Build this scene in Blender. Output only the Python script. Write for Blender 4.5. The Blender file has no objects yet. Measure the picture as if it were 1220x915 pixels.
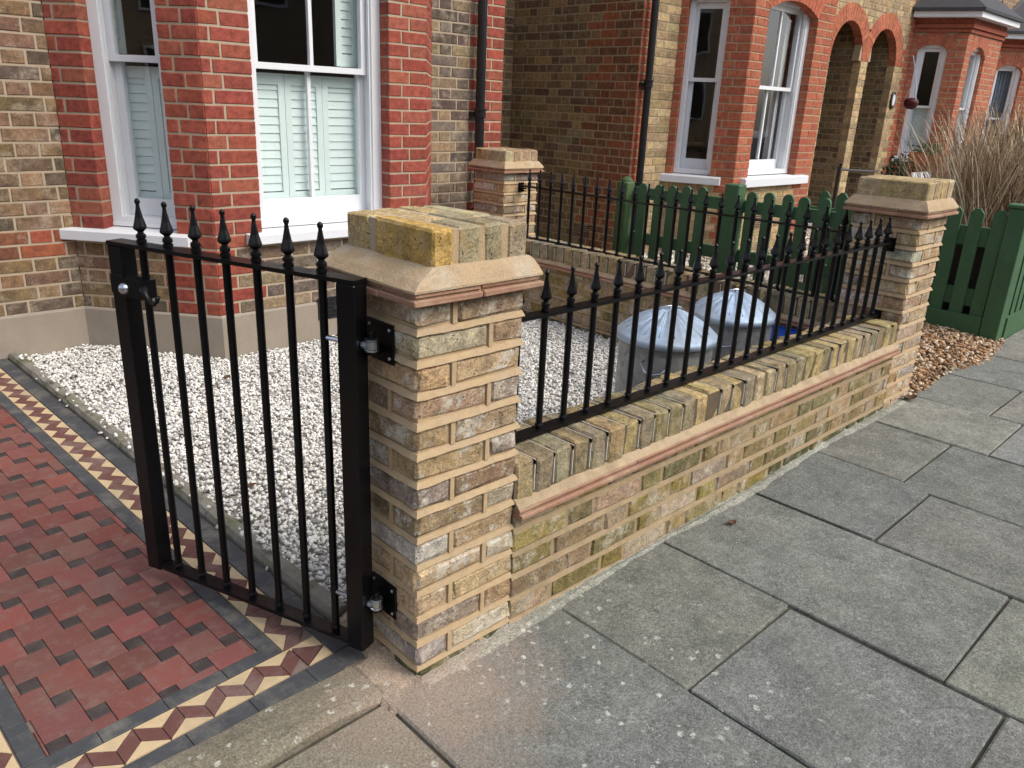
import bpy, math, random
import numpy as np
from math import sin, cos, pi, radians, sqrt, atan2
random.seed(7); np.random.seed(7)
sc = bpy.context.scene
COL = sc.collection
# ------------------------------------------------------------------ camera
F_PX = 941.7365
YAW, PITCH, ROLL = 0.7968215, 0.3418552, -0.0436652
CAM = np.array([-1.01340, -1.34090, 1.41920])
def cam_axes():
    f = np.array([cos(PITCH)*cos(YAW), cos(PITCH)*sin(YAW), -sin(PITCH)])
    r = np.array([sin(YAW), -cos(YAW), 0.0]); d = np.cross(f, r)
    c, s = cos(ROLL), sin(ROLL)
    return c*r+s*d, -s*r+c*d, f
AX_R, AX_D, AX_F = cam_axes()
def project(P):
    q = np.asarray(P, float)-CAM
    z = q@AX_F
    return 610+F_PX*(q@AX_R)/z, 457.5+F_PX*(q@AX_D)/z, z
from mathutils import Matrix, Vector
cd = bpy.data.cameras.new('camera'); cam = bpy.data.objects.new('camera', cd); COL.objects.link(cam)
cd.sensor_width = 36.0; cd.lens = F_PX/1220*36; cd.clip_start = 0.05; cd.clip_end = 300
m = Matrix.Identity(4)
for i in range(3):
    m[i][0] = AX_R[i]; m[i][1] = -AX_D[i]; m[i][2] = -AX_F[i]; m[i][3] = CAM[i]
cam.matrix_world = m
sc.camera = cam
# ------------------------------------------------------------------ world, sun, exposure
SUN_EL = radians(46); SUN_AZ = atan2(0.45, -1.0)      # azimuth from +Y towards +X
w = bpy.data.worlds.new('World'); sc.world = w; w.use_nodes = True
nt = w.node_tree; nt.nodes.clear()
o = nt.nodes.new('ShaderNodeOutputWorld'); bg = nt.nodes.new('ShaderNodeBackground')
sk = nt.nodes.new('ShaderNodeTexSky'); sk.sky_type = 'NISHITA'; sk.sun_disc = False
sk.sun_elevation = SUN_EL; sk.sun_rotation = SUN_AZ; sk.dust_density = 3.0; sk.air_density = 1.0
hs = nt.nodes.new('ShaderNodeHueSaturation'); hs.inputs['Saturation'].default_value = 0.55
nt.links.new(sk.outputs[0], hs.inputs['Color']); nt.links.new(hs.outputs[0], bg.inputs[0])
bg.inputs[1].default_value = 0.15; nt.links.new(bg.outputs[0], o.inputs[0])
sl = bpy.data.lights.new('sun', 'SUN'); sl.energy = 0.95; sl.angle = radians(30); sl.color = (1.0, 0.93, 0.82)
so = bpy.data.objects.new('sun', sl); COL.objects.link(so)
sdir = Vector((sin(SUN_AZ)*cos(SUN_EL), cos(SUN_AZ)*cos(SUN_EL), sin(SUN_EL)))
so.rotation_euler = sdir.to_track_quat('Z', 'Y').to_euler(); so.location = (0, -6, 8)
sc.view_settings.view_transform = 'Standard'; sc.view_settings.look = 'None'
sc.view_settings.gamma = 1.0; sc.view_settings.exposure = 0.84
sc.view_settings.use_curve_mapping = False

# ------------------------------------------------------------------ materials
class NT:
    def __init__(s, name):
        s.m = bpy.data.materials.new(name); s.m.use_nodes = True; s.t = s.m.node_tree; s.t.nodes.clear()
        s.out = s.t.nodes.new('ShaderNodeOutputMaterial')
    def n(s, typ, ins=None, **kw):
        x = s.t.nodes.new(typ)
        for k, v in kw.items(): setattr(x, k, v)
        if ins:
            for k, v in ins.items():
                if hasattr(v, 'is_output') or isinstance(v, bpy.types.NodeSocket): s.t.links.new(v, x.inputs[k])
                else: x.inputs[k].default_value = v
        return x
    def pos(s): return s.n('ShaderNodeNewGeometry').outputs['Position']
    def noise(s, scale, detail=4, rough=.6, vec=None, w=None, dist=0.0):
        x = s.n('ShaderNodeTexNoise', {'Scale': scale, 'Detail': detail, 'Roughness': rough, 'Vector': vec or s.pos(), 'Distortion': dist})
        return x.outputs[0]
    def vor(s, scale, vec=None, feature='F1', out='Distance', rnd=1.0):
        x = s.n('ShaderNodeTexVoronoi', {'Scale': scale, 'Vector': vec or s.pos(), 'Randomness': rnd}, feature=feature)
        return x.outputs[out]
    def ramp(s, f, a, b, lo=0.0, hi=1.0):
        return s.n('ShaderNodeMapRange', {0: f, 1: a, 2: b, 3: lo, 4: hi}).outputs[0]
    def math(s, op, a, b=0.0): return s.n('ShaderNodeMath', {0: a, 1: b}, operation=op).outputs[0]
    def mix(s, f, a, b, mode='MIX'):
        x = s.n('ShaderNodeMix', data_type='RGBA', blend_type=mode)
        for i, v in ((0, f), (6, a), (7, b)):
            if isinstance(v, bpy.types.NodeSocket): s.t.links.new(v, x.inputs[i])
            else:
                if i and not hasattr(v, '__len__'): v = (v, v, v, 1)
                if i and len(v) == 3: v = (*v, 1)
                x.inputs[i].default_value = v
        return x.outputs[2]
    def attr(s, name='bc'): return s.n('ShaderNodeAttribute', attribute_name=name).outputs['Color']
    def bsdf(s, col, rough=.85, metal=0.0, bump=None, bdist=.002, bstr=1.0, spec=.3, **extra):
        b = s.n('ShaderNodeBsdfPrincipled', {'Metallic': metal, 'Specular IOR Level': spec})
        for k, v in (('Base Color', col), ('Roughness', rough)):
            if isinstance(v, bpy.types.NodeSocket): s.t.links.new(v, b.inputs[k])
            else: b.inputs[k].default_value = (*v, 1) if hasattr(v, '__len__') and len(v) == 3 else v
        if bump is not None:
            bp = s.n('ShaderNodeBump', {'Height': bump, 'Distance': bdist, 'Strength': bstr})
            s.t.links.new(bp.outputs[0], b.inputs['Normal'])
        for k, v in extra.items(): b.inputs[k.replace('_', ' ')].default_value = v
        s.t.links.new(b.outputs[0], s.out.inputs[0]); return s.m

def brick_mat(name, smear=.35, smearcol=(.62, .58, .48), moss=0.0, soot=.35, pits=.5, fine=1.0, ochre=0.0):
    k = NT(name); c = k.attr(); P = k.pos()
    n1 = k.noise(28, 5, .65, P); c = k.mix(1.0, c, k.mix(k.ramp(n1, .28, .72), (.58, .58, .60), (1.42, 1.40, 1.34)), 'MULTIPLY')
    n2 = k.noise(150, 4, .75, P); c = k.mix(fine*.8, c, k.mix(k.ramp(n2, .3, .7), (.40, .40, .40), (1.60, 1.60, 1.60)), 'MULTIPLY')
    if ochre: c = k.mix(k.ramp(k.noise(19, 3, .6, P), .52, .66, 0, ochre), c, (.43, .29, .115))
    if smear:
        s1 = k.ramp(k.noise(8.5, 6, .78, P), .505, .62, 0, 1); s2 = k.ramp(k.noise(60, 4, .8, P), .36, .56, .1, 1)
        c = k.mix(k.math('MULTIPLY', k.math('MULTIPLY', s1, s2), smear*1.6), c, smearcol)
    if soot: c = k.mix(k.ramp(k.noise(17.5, 4, .7, k.n('ShaderNodeVectorMath', {0: P, 1: (7.3, 1.1, 4.2)}, operation='ADD').outputs[0]), .54, .72, 0, soot), c, (.045, .042, .045))
    if moss: c = k.mix(k.ramp(k.noise(9, 5, .75, P), .46, .66, 0, moss), c, (.085, .095, .025))
    hole = k.ramp(k.vor(95, P), .10, .22, 1, 0); hole = k.math('MULTIPLY', hole, k.ramp(k.noise(23, 2, .5, P), .47, .58, 0, pits))
    c = k.mix(hole, c, (.03, .022, .016))
    h = k.math('ADD', k.math('MULTIPLY', k.noise(60, 5, .7, P), .7), k.math('MULTIPLY', k.noise(260, 3, .7, P), .3))
    h = k.math('SUBTRACT', h, k.math('MULTIPLY', hole, .8))
    return k.bsdf(c, .93, bump=h, bdist=.009*fine, bstr=1.0, spec=.2)
def plain(name, col, rough=.8, nscale=30, amt=.25, bump=.002, metal=0.0, spec=.3, fine=200, dirt=None, dirtamt=0.0):
    k = NT(name); P = k.pos(); n1 = k.noise(nscale, 5, .65, P); n2 = k.noise(fine, 3, .7, P)
    c = k.mix(1.0, (*col, 1), k.mix(n1, (1-amt,)*3, (1+amt,)*3), 'MULTIPLY')
    c = k.mix(.6, c, k.mix(n2, (1-amt,)*3, (1+amt,)*3), 'MULTIPLY')
    if dirt: c = k.mix(k.ramp(k.noise(nscale*.3, 5, .75, P), .48, .68, 0, dirtamt), c, dirt)
    return k.bsdf(c, rough, metal=metal, bump=k.math('ADD', n1, k.math('MULTIPLY', n2, .4)), bdist=bump, spec=spec)
M = {}
M['pier_brick'] = brick_mat('reclaimed stock brick', smear=.85, smearcol=(.60, .56, .47), soot=.5, pits=.8, ochre=.25)
M['wall_brick'] = brick_mat('mossy stock brick', smear=.75, smearcol=(.52, .46, .36), moss=.34, soot=.25, pits=.6, ochre=.3)
M['coping_brick'] = brick_mat('weathered coping brick', smear=.40, smearcol=(.48, .44, .30), moss=.38, soot=.6, pits=.5, ochre=.3)
M['cap_brick'] = brick_mat('yellow cap brick', smear=.22, smearcol=(.55, .50, .36), soot=.15, pits=1.0, ochre=.45)
M['house_brick'] = brick_mat('old house brick', smear=.45, smearcol=(.42, .35, .27), soot=.45, pits=.3, fine=.8)
M['next_brick'] = brick_mat('neighbour house brick', smear=.15, smearcol=(.45, .40, .30), soot=.35, pits=.2, fine=.5)
M['red_brick'] = brick_mat('painted red brick', smear=.0, soot=.18, pits=.0, fine=.35)
M['new_mortar'] = plain('sandy new mortar', (.455, .335, .20), .95, 30, .26, .003, fine=260, dirt=(.40, .33, .24), dirtamt=.5)
M['wall_mortar'] = plain('aged sandy mortar', (.34, .255, .155), .95, 25, .3, .003, fine=260, dirt=(.16, .14, .07), dirtamt=.5)
M['coping_mortar'] = plain('dark coping joint mortar', (.12, .09, .058), .95, 25, .3, .002)
M['house_mortar'] = plain('pale house pointing', (.40, .325, .235), .95, 12, .18, .002, fine=120)
M['next_mortar'] = plain('neighbour pointing', (.36, .28, .18), .95, 12, .2, .002, fine=120)
M['cap_mortar'] = plain('cap flaunching mortar', (.42, .31, .19), .95, 14, .28, .007, fine=160, dirt=(.50, .44, .35), dirtamt=.85)
M['crease_tile'] = plain('terracotta creasing tile', (.31, .175, .115), .9, 20, .25, .003, fine=200, dirt=(.42, .30, .21), dirtamt=.8)
M['crease_fillet'] = plain('pinkish mortar fillet', (.41, .315, .205), .95, 22, .28, .005, fine=200, dirt=(.24, .18, .11), dirtamt=.7)
M['base_fillet'] = plain('grey cement fillet', (.26, .26, .24), .95, 9, .25, .004, fine=250, dirt=(.10, .11, .07), dirtamt=.6)
M['white_paint'] = plain('white gloss paint', (.73, .75, .77), .35, 6, .03, .0004, spec=.5, fine=60)
M['sill_paint'] = plain('white sill paint', (.70, .72, .75), .55, 9, .05, .0008, spec=.4, fine=80)
M['iron'] = plain('black painted iron', (.004, .004, .005), .28, 40, .2, .0003, spec=.27, fine=400)
M['pipe'] = plain('black downpipe paint', (.012, .012, .014), .3, 20, .2, .0005, spec=.5)
M['zinc'] = plain('zinc plated steel', (.55, .60, .66), .3, 60, .15, .0004, metal=1.0)
M['render'] = plain('grey cement plinth', (.30, .255, .205), .9, 5, .16, .003, fine=90, dirt=(.22, .19, .15), dirtamt=.5)
M['shutter'] = plain('pale painted shutter with sky tint', (.66, .76, .735), .5, 8, .03, .0003)  # blue-green tint stands in for sky reflected in the panes
M['curtain'] = plain('white net curtain', (.60, .62, .62), .9, 14, .12, .001)
M['blue_curtain'] = plain('grey blue curtain', (.22, .27, .34), .9, 14, .15, .001)
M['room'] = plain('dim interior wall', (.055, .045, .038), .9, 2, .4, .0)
M['brown_blocks'] = plain('dark brown timber', (.10, .05, .025), .6, 3, .4, .0)
M['slate'] = plain('dark slate roof', (.045, .045, .05), .7, 8, .25, .003)
M['fence'] = plain('green fence paint', (.056, .126, .060), .6, 14, .25, .0012, fine=120, spec=.3, dirt=(.05, .09, .045), dirtamt=.3)
M['fence_post'] = plain('weathered green post', (.050, .105, .038), .8, 25, .4, .003, fine=150, dirt=(.12, .15, .07), dirtamt=.6)
M['stone_step'] = plain('worn stone step', (.27, .235, .19), .95, 14, .25, .006, fine=260, dirt=(.36, .26, .19), dirtamt=.7)
M['kerb_stone'] = plain('mossy edging stone', (.24, .225, .19), .95, 16, .25, .006, fine=220, dirt=(.085, .10, .022), dirtamt=.75)
M['tile_black'] = plain('black quarry tile', (.062, .066, .072), .6, 22, .45, .002, fine=200, dirt=(.19, .18, .155), dirtamt=.75)
M['tile_cream'] = plain('cream tile', (.55, .42, .25), .6, 22, .2, .0015, fine=220, dirt=(.33, .27, .20), dirtamt=.6)
M['tile_maroon'] = plain('maroon tile', (.135, .060, .052), .6, 22, .3, .0015, fine=220, dirt=(.24, .19, .17), dirtamt=.6)
M['tile_dark'] = plain('small dark tile', (.050, .040, .039), .6, 22, .45, .002, fine=200, dirt=(.14, .115, .10), dirtamt=.55)
M['grout'] = plain('path grout', (.205, .155, .13), .95, 20, .25, .002)
M['asphalt'] = plain('asphalt', (.05, .05, .052), .95, 3, .2, .004)
M['soil'] = plain('garden soil', (.06, .045, .03), .95, 8, .3, .01)
M['sand'] = plain('bedding under white gravel', (.34, .32, .29), .95, 30, .4, .01)
M['air_brick'] = plain('terracotta air brick', (.30, .20, .12), .9, 20, .2, .001)
M['vent_iron'] = plain('black iron vent', (.02, .02, .022), .5, 20, .2, .0005)
M['blue_plastic'] = plain('blue plastic', (.012, .07, .42), .45, 10, .1, .0004)
M['basket'] = plain('dark red basket', (.055, .004, .008), .5, 20, .2, .0008)
M['planter'] = plain('terracotta planter', (.42, .14, .07), .85, 20, .2, .001)
M['leaf'] = plain('green leaves', (.055, .11, .025), .7, 20, .4, .0)
M['conifer'] = plain('dark conifer leaves', (.018, .045, .014), .8, 20, .4, .0)
M['pale_stone'] = plain('pale cast stone', (.55, .52, .46), .9, 20, .2, .002)
def attr_mat(name, rough=.9, amt=.3, fine=140, bump=.002, dirt=None, dirtamt=0, spec=.3):
    k = NT(name); P = k.pos(); n2 = k.noise(fine, 4, .7, P)
    c = k.mix(1.0, k.attr(), k.mix(n2, (1-amt,)*3, (1+amt,)*3), 'MULTIPLY')
    if dirt: c = k.mix(k.ramp(k.noise(fine*.12, 5, .75, P), .5, .68, 0, dirtamt*.8), c, dirt); c = k.mix(k.ramp(k.noise(3, 5, .75, P), .52, .74, 0, dirtamt*.6), c, (.15, .125, .10))
    return k.bsdf(c, rough, bump=n2, bdist=bump, spec=spec)
M['gravel'] = attr_mat('white limestone chippings', .9, .18, 160, .002)
M['shingle'] = attr_mat('brown pea shingle', .75, .15, 160, .001)
M['grass'] = attr_mat('dry grass stalks', .8, .25, 90, .0)
M['tile_red'] = attr_mat('red quarry tile', .6, .34, 190, .002, dirt=(.21, .155, .135), dirtamt=.8, spec=.3)
def slab_mat():
    k = NT('concrete paving slab'); P = k.pos(); c = k.attr()
    n1 = k.noise(6, 6, .75, P); n2 = k.noise(190, 4, .85, P); n3 = k.noise(80, 4, .8, P)
    c = k.mix(1.0, c, k.mix(k.ramp(n1, .3, .7), (.64, .66, .63), (1.22, 1.22, 1.19)), 'MULTIPLY')
    c = k.mix(1.0, c, k.mix(k.ramp(n2, .32, .68), (.30, .30, .30), (1.75, 1.75, 1.72)), 'MULTIPLY')
    c = k.mix(1.0, c, k.mix(k.ramp(n3, .33, .67), (.70, .70, .69), (1.28, 1.28, 1.28)), 'MULTIPLY')
    c = k.mix(k.ramp(k.noise(3.1, 5, .7, P), .52, .66, 0, .3), c, (.15, .15, .11))
    c = k.mix(1.0, c, k.mix(k.ramp(k.noise(27, 5, .8, P), .3, .7), (.78, .78, .77), (1.20, 1.20, 1.19)), 'MULTIPLY')
    # brick dust trodden in round the foot of the gate pier
    d = k.n('ShaderNodeVectorMath', {0: P, 1: (.02, -.02, 0)}, operation='DISTANCE').outputs['Value']
    dd = k.math('ADD', d, k.math('MULTIPLY', k.noise(6.5, 5, .7, P), .55))
    c = k.mix(k.ramp(dd, .30, .66, .80, 0), c, k.mix(k.ramp(n2, .35, .65), (.27, .20, .15), (.50, .385, .30)))
    d2 = k.n('ShaderNodeVectorMath', {0: P, 1: (-.45, -.25, 0)}, operation='DISTANCE').outputs['Value']
    dd2 = k.math('ADD', d2, k.math('MULTIPLY', k.noise(5.5, 5, .7, P), .6))
    c = k.mix(k.ramp(dd2, .45, .95, .38, 0), c, k.mix(k.ramp(n2, .35, .65), (.15, .125, .095), (.34, .285, .215)))
    # lichen
    xs_ = k.n('ShaderNodeSeparateXYZ', {0: P}).outputs[0]
    lm = k.math('MULTIPLY', k.ramp(k.noise(2.4, 4, .6, P), .38, .5), k.ramp(xs_, .5, 1.0, 1, .15))
    wp = k.n('ShaderNodeVectorMath', {0: P, 1: k.n('ShaderNodeVectorMath', {0: k.n('ShaderNodeTexNoise', {'Scale': 60.0, 'Detail': 3.0, 'Vector': P}).outputs[1], 1: (.022, .022, 0)}, operation='MULTIPLY').outputs[0]}, operation='ADD').outputs[0]
    blob = k.ramp(k.vor(24, wp), .17, .24, 1, 0); br = k.ramp(k.noise(150, 3, .8, P), .42, .54)
    blob = k.math('MULTIPLY', blob, k.ramp(k.noise(9, 3, .6, P), .46, .52))
    c = k.mix(k.math('MULTIPLY', k.math('MULTIPLY', blob, br), k.math('MULTIPLY', lm, .9)), c, (.60, .60, .53))
    lf = k.ramp(k.vor(46, P), .07, .12, .8, 0); c = k.mix(k.math('MULTIPLY', lf, k.ramp(k.noise(11, 3, .6, P), .53, .58)), c, (.50, .51, .46))
    h = k.math('ADD', k.math('MULTIPLY', n2, .5), k.math('ADD', k.math('MULTIPLY', n3, .6), k.math('MULTIPLY', k.noise(22, 4, .6, P), .8)))
    return k.bsdf(c, .88, bump=h, bdist=.0045, bstr=.9, spec=.3)
M['slab'] = slab_mat(); M['joint'] = plain('sandy dirt in slab joints', (.055, .05, .035), .95, 6, .4, .004, fine=120, dirt=(.13, .115, .085), dirtamt=.9)
def glass_mat(name, refl=1.0, tint=(.985, .995, .995)):
    k = NT(name); fr = k.n('ShaderNodeFresnel', {'IOR': 1.5}); bf_ = k.n('ShaderNodeNewGeometry').outputs['Backfacing']; f = k.math('MULTIPLY', k.math('MULTIPLY', fr.outputs[0], refl), k.math('SUBTRACT', 1.0, bf_))
    tr = k.n('ShaderNodeBsdfTransparent', {'Color': (*tint, 1)}); gl = k.n('ShaderNodeBsdfGlossy', {'Roughness': .015, 'Color': (.95, .97, 1, 1)})
    nz = k.n('ShaderNodeBump', {'Height': k.noise(2.2, 2, .5), 'Distance': .01, 'Strength': .12}); k.t.links.new(nz.outputs[0], gl.inputs['Normal'])
    mx = k.n('ShaderNodeMixShader', {0: f, 1: tr.outputs[0], 2: gl.outputs[0]}); k.t.links.new(mx.outputs[0], k.out.inputs[0]); return k.m
M['glass'] = glass_mat('window glass', refl=1.5)
def galv_mat(ca=(.20, .21, .21), cb=(.32, .335, .335), metal=.45, r0=.42, r1=.62):
    k = NT('galvanised steel'); P = k.pos(); v = k.vor(38, P, out='Color'); sep = k.n('ShaderNodeSeparateColor', {0: v}).outputs[0]
    n = k.noise(6, 4, .6, P); c = k.mix(sep, ca, cb); c = k.mix(k.ramp(n, .45, .7, 0, .5), c, (.30, .30, .28))
    return k.bsdf(c, k.ramp(n, .3, .7, r0, r1), metal=metal, bump=k.noise(12, 3, .5, P), bdist=.002)
M['galv'] = galv_mat(); M['galv_lid_sky'] = galv_mat((.38, .48, .60), (.46, .58, .72), .5, .5, .66)  # lid's blue stands in for reflected sky

# ------------------------------------------------------------------ mesh building
ROOT = {}
def thing(name, label, cat, loc=(0, 0, 0), rz=0.0, group=None):
    o = bpy.data.objects.new(name, None); o.empty_display_size = .1; COL.objects.link(o)
    o.location = loc; o.rotation_euler = (0, 0, rz); o['label'] = label; o['category'] = cat
    if group: o['group'] = group
    ROOT[o.name] = np.array(loc, float); return o
def struct(name, mb, mat, parent=None, label=None):
    o = mb.build(name, mat); o['kind'] = 'structure'
    ROOT[o.name] = np.zeros(3)
    return o
class MB:
    def __init__(s): s.v = []; s.f = []; s.c = []; s.n = 0; s.col = (.5, .5, .5)
    def add(s, vs, fs, col=None):
        vs = [tuple(map(float, p)) for p in vs]; b = s.n; s.v += vs; s.n += len(vs)
        s.f += [tuple(i+b for i in f) for f in fs]; s.c += [tuple((col or s.col)[:3])]*len(vs)
    def box(s, a, b, col=None):
        (x0, y0, z0), (x1, y1, z1) = a, b
        s.add([(x0, y0, z0), (x1, y0, z0), (x1, y1, z0), (x0, y1, z0), (x0, y0, z1), (x1, y0, z1), (x1, y1, z1), (x0, y1, z1)],
              [(0, 3, 2, 1), (4, 5, 6, 7), (0, 1, 5, 4), (1, 2, 6, 5), (2, 3, 7, 6), (3, 0, 4, 7)], col)
    def prism(s, poly, z0, z1, col=None):
        n = len(poly); vs = [(p[0], p[1], z0) for p in poly]+[(p[0], p[1], z1) for p in poly]
        ar = sum(poly[i][0]*poly[(i+1) % n][1]-poly[(i+1) % n][0]*poly[i][1] for i in range(n))
        fs = [tuple(range(n))[::-1], tuple(range(n, 2*n))]+[(i, (i+1) % n, n+(i+1) % n, n+i) for i in range(n)]
        if ar < 0: fs = [f[::-1] for f in fs]
        s.add(vs, fs, col)
    def ring(s, rings, closed=True, caps=True, col=None):     # list of rings (same count), lofted
        n = len(rings[0]); vs = [p for r in rings for p in r]; fs = []
        for i in range(len(rings)-1):
            for j in range(n if closed else n-1):
                a = i*n+j; b = i*n+(j+1) % n; fs.append((a, b, b+n, a+n))
        if caps and closed: fs += [tuple(range(n))[::-1], tuple(range((len(rings)-1)*n, len(rings)*n))]
        s.add(vs, fs, col)
    def lathe(s, prof, seg=12, c=(0, 0, 0), mod=None, col=None):
        rings = []
        for r, z in prof:
            rings.append([(c[0]+r*(1+(mod(a, z) if mod else 0))*cos(a), c[1]+r*(1+(mod(a, z) if mod else 0))*sin(a), c[2]+z) for a in [2*pi*i/seg for i in range(seg)]])
        s.ring(rings, col=col)
    def tube(s, pts, r, seg=8, col=None):
        pts = [np.array(p, float) for p in pts]; rings = []; rr = r if hasattr(r, '__len__') else [r]*len(pts)
        for i, p in enumerate(pts):
            d = pts[min(i+1, len(pts)-1)]-pts[max(i-1, 0)]; d /= np.linalg.norm(d)
            u = np.cross(d, (0, 0, 1) if abs(d[2]) < .9 else (1, 0, 0)); u /= np.linalg.norm(u); v = np.cross(d, u)
            rings.append([tuple(p+rr[i]*(cos(a)*u+sin(a)*v)) for a in [2*pi*j/seg for j in range(seg)]])
        s.ring([r_[::-1] for r_ in rings], col=col)
    def build(s, name, mat, parent=None, local=False, smooth=False, label=None, kind=None):
        me = bpy.data.meshes.new(name)
        off = ROOT.get(parent.name if parent else '', None)
        if parent is not None and off is None:
            q = parent
            while q.parent: q = q.parent
            off = ROOT[q.name]
        v = np.array(s.v, float)
        if parent is not None and not local: v = v-off
        me.from_pydata(v.tolist(), [], s.f)
        a = me.color_attributes.new('bc', 'FLOAT_COLOR', 'POINT')
        cc = np.ones((s.n, 4), np.float32); cc[:, :3] = np.array(s.c, np.float32); a.data.foreach_set('color', cc.ravel())
        if smooth: me.polygons.foreach_set('use_smooth', [True]*len(me.polygons))
        me.materials.append(M[mat] if isinstance(mat, str) else mat); me.update()
        o = bpy.data.objects.new(name, me); COL.objects.link(o)
        if parent is not None: o.parent = parent
        if label: o['label'] = label
        if kind: o['kind'] = kind
        return o
def part(mb, name, mat, parent, **k): return mb.build(name, mat, parent, **k)
def shared(src, parent, name=None, loc=(0, 0, 0), rz=0.0):
    o = src.copy(); COL.objects.link(o); o.parent = parent; o.location = loc; o.rotation_euler = (0, 0, rz); return o
def cbox(mb, a, b, ch=.006, jit=.0015, col=None):
    """box with chamfered, slightly uneven edges: 24 verts, 44 tris"""
    lo = np.array(a, float); hi = np.array(b, float); vs = []; idx = {}
    for cx in (0, 1):
        for cy in (0, 1):
            for cz in (0, 1):
                cn = np.array([hi[0] if cx else lo[0], hi[1] if cy else lo[1], hi[2] if cz else lo[2]]); sg = np.array([-1 if cx else 1, -1 if cy else 1, -1 if cz else 1])
                cj = np.random.uniform(-jit, jit, 3)
                for ax in range(3):
                    p = cn.copy()
                    for k in range(3):
                        if k != ax: p[k] += sg[k]*ch*random.uniform(.6, 1.5)
                    p += cj+np.random.uniform(-jit, jit, 3)*.4; idx[(cx, cy, cz, ax)] = len(vs); vs.append(p)
    fs = []
    for ax in range(3):
        o1, o2 = [(1, 2), (2, 0), (0, 1)][ax]
        for s_ in (0, 1):
            q = []
            for (p1, p2) in ((0, 0), (1, 0), (1, 1), (0, 1)):
                k = [0, 0, 0]; k[ax] = s_; k[o1] = p1; k[o2] = p2; q.append(idx[(*k, ax)])
            fs.append(tuple(q) if s_ else tuple(q[::-1]))
    def out(f):
        P = np.array([vs[i] for i in f]); nn = np.cross(P[1]-P[0], P[2]-P[0]); ctr = (lo+hi)/2
        return f if nn@(P.mean(0)-ctr) > 0 else f[::-1]
    for ax in range(3):            # edges parallel to ax
        o1, o2 = [(1, 2), (2, 0), (0, 1)][ax]
        for p1 in (0, 1):
            for p2 in (0, 1):
                k0 = [0, 0, 0]; k0[o1] = p1; k0[o2] = p2; k1 = list(k0); k1[ax] = 1
                fs.append(out((idx[(*k0, o1)], idx[(*k1, o1)], idx[(*k1, o2)], idx[(*k0, o2)])))
    for cx in (0, 1):
        for cy in (0, 1):
            for cz in (0, 1): fs.append(out((idx[(cx, cy, cz, 0)], idx[(cx, cy, cz, 1)], idx[(cx, cy, cz, 2)])))
    mb.add(vs, fs, col)
def pick(pal, j=.12, h=.05):
    c = random.choice(pal); g = 1+random.uniform(-j, j); return tuple(max(.004, x*g*(1+random.uniform(-h, h))) for x in c)
STOCK_PIER = [(.42, .31, .19), (.45, .32, .18), (.38, .285, .185), (.36, .30, .22), (.30, .275, .245), (.44, .30, .155), (.43, .35, .25), (.35, .255, .16), (.30, .25, .20), (.54, .48, .41), (.39, .28, .165), (.31, .225, .15)]
STOCK_WALL = [(.30, .22, .085), (.22, .18, .075), (.34, .26, .13), (.38, .29, .20), (.28, .20, .12), (.20, .175, .085), (.38, .28, .20), (.33, .24, .13), (.42, .36, .28), (.27, .21, .07)]
COPING = [(.36, .27, .14), (.30, .235, .135), (.40, .32, .20), (.25, .195, .12), (.42, .32, .155), (.32, .275, .19), (.23, .185, .125)]
CAPS = [(.44, .33, .17), (.38, .27, .17), (.32, .26, .17), (.42, .36, .23), (.46, .35, .17)]
HOUSE_STOCK = [(.185, .125, .066), (.215, .145, .076), (.155, .110, .066), (.24, .155, .090), (.125, .095, .070), (.20, .125, .085), (.26, .175, .10)]
HOUSE_RED = [(.29, .072, .050), (.31, .080, .054), (.265, .066, .048), (.28, .076, .050), (.30, .095, .062), (.25, .062, .046)]
HOUSE_REDST = [(.22, .080, .050), (.26, .080, .045), (.19, .080, .05)]
SIDE_RED = [(.20, .080, .040), (.17, .070, .038), (.23, .085, .042), (.15, .075, .040)]  # quoin reds darkened, the side wall's shade is in the colour
GREY_STOCK = [(.17, .125, .09), (.14, .11, .09), (.22, .165, .105), (.12, .09, .075), (.26, .20, .12), (.18, .15, .12)]
SIDE_STOCK = [(.21, .148, .074), (.18, .128, .068), (.245, .17, .085), (.145, .10, .060), (.22, .165, .10), (.13, .085, .055)]  # dark browns carry the shade of the side and porch walls
NEXT_BUFF = [(.40, .29, .155), (.44, .33, .18), (.34, .25, .14), (.46, .35, .20), (.30, .22, .13)]
NEXT_RED = [(.36, .110, .062), (.39, .125, .070), (.33, .10, .060), (.37, .118, .066)]

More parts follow.
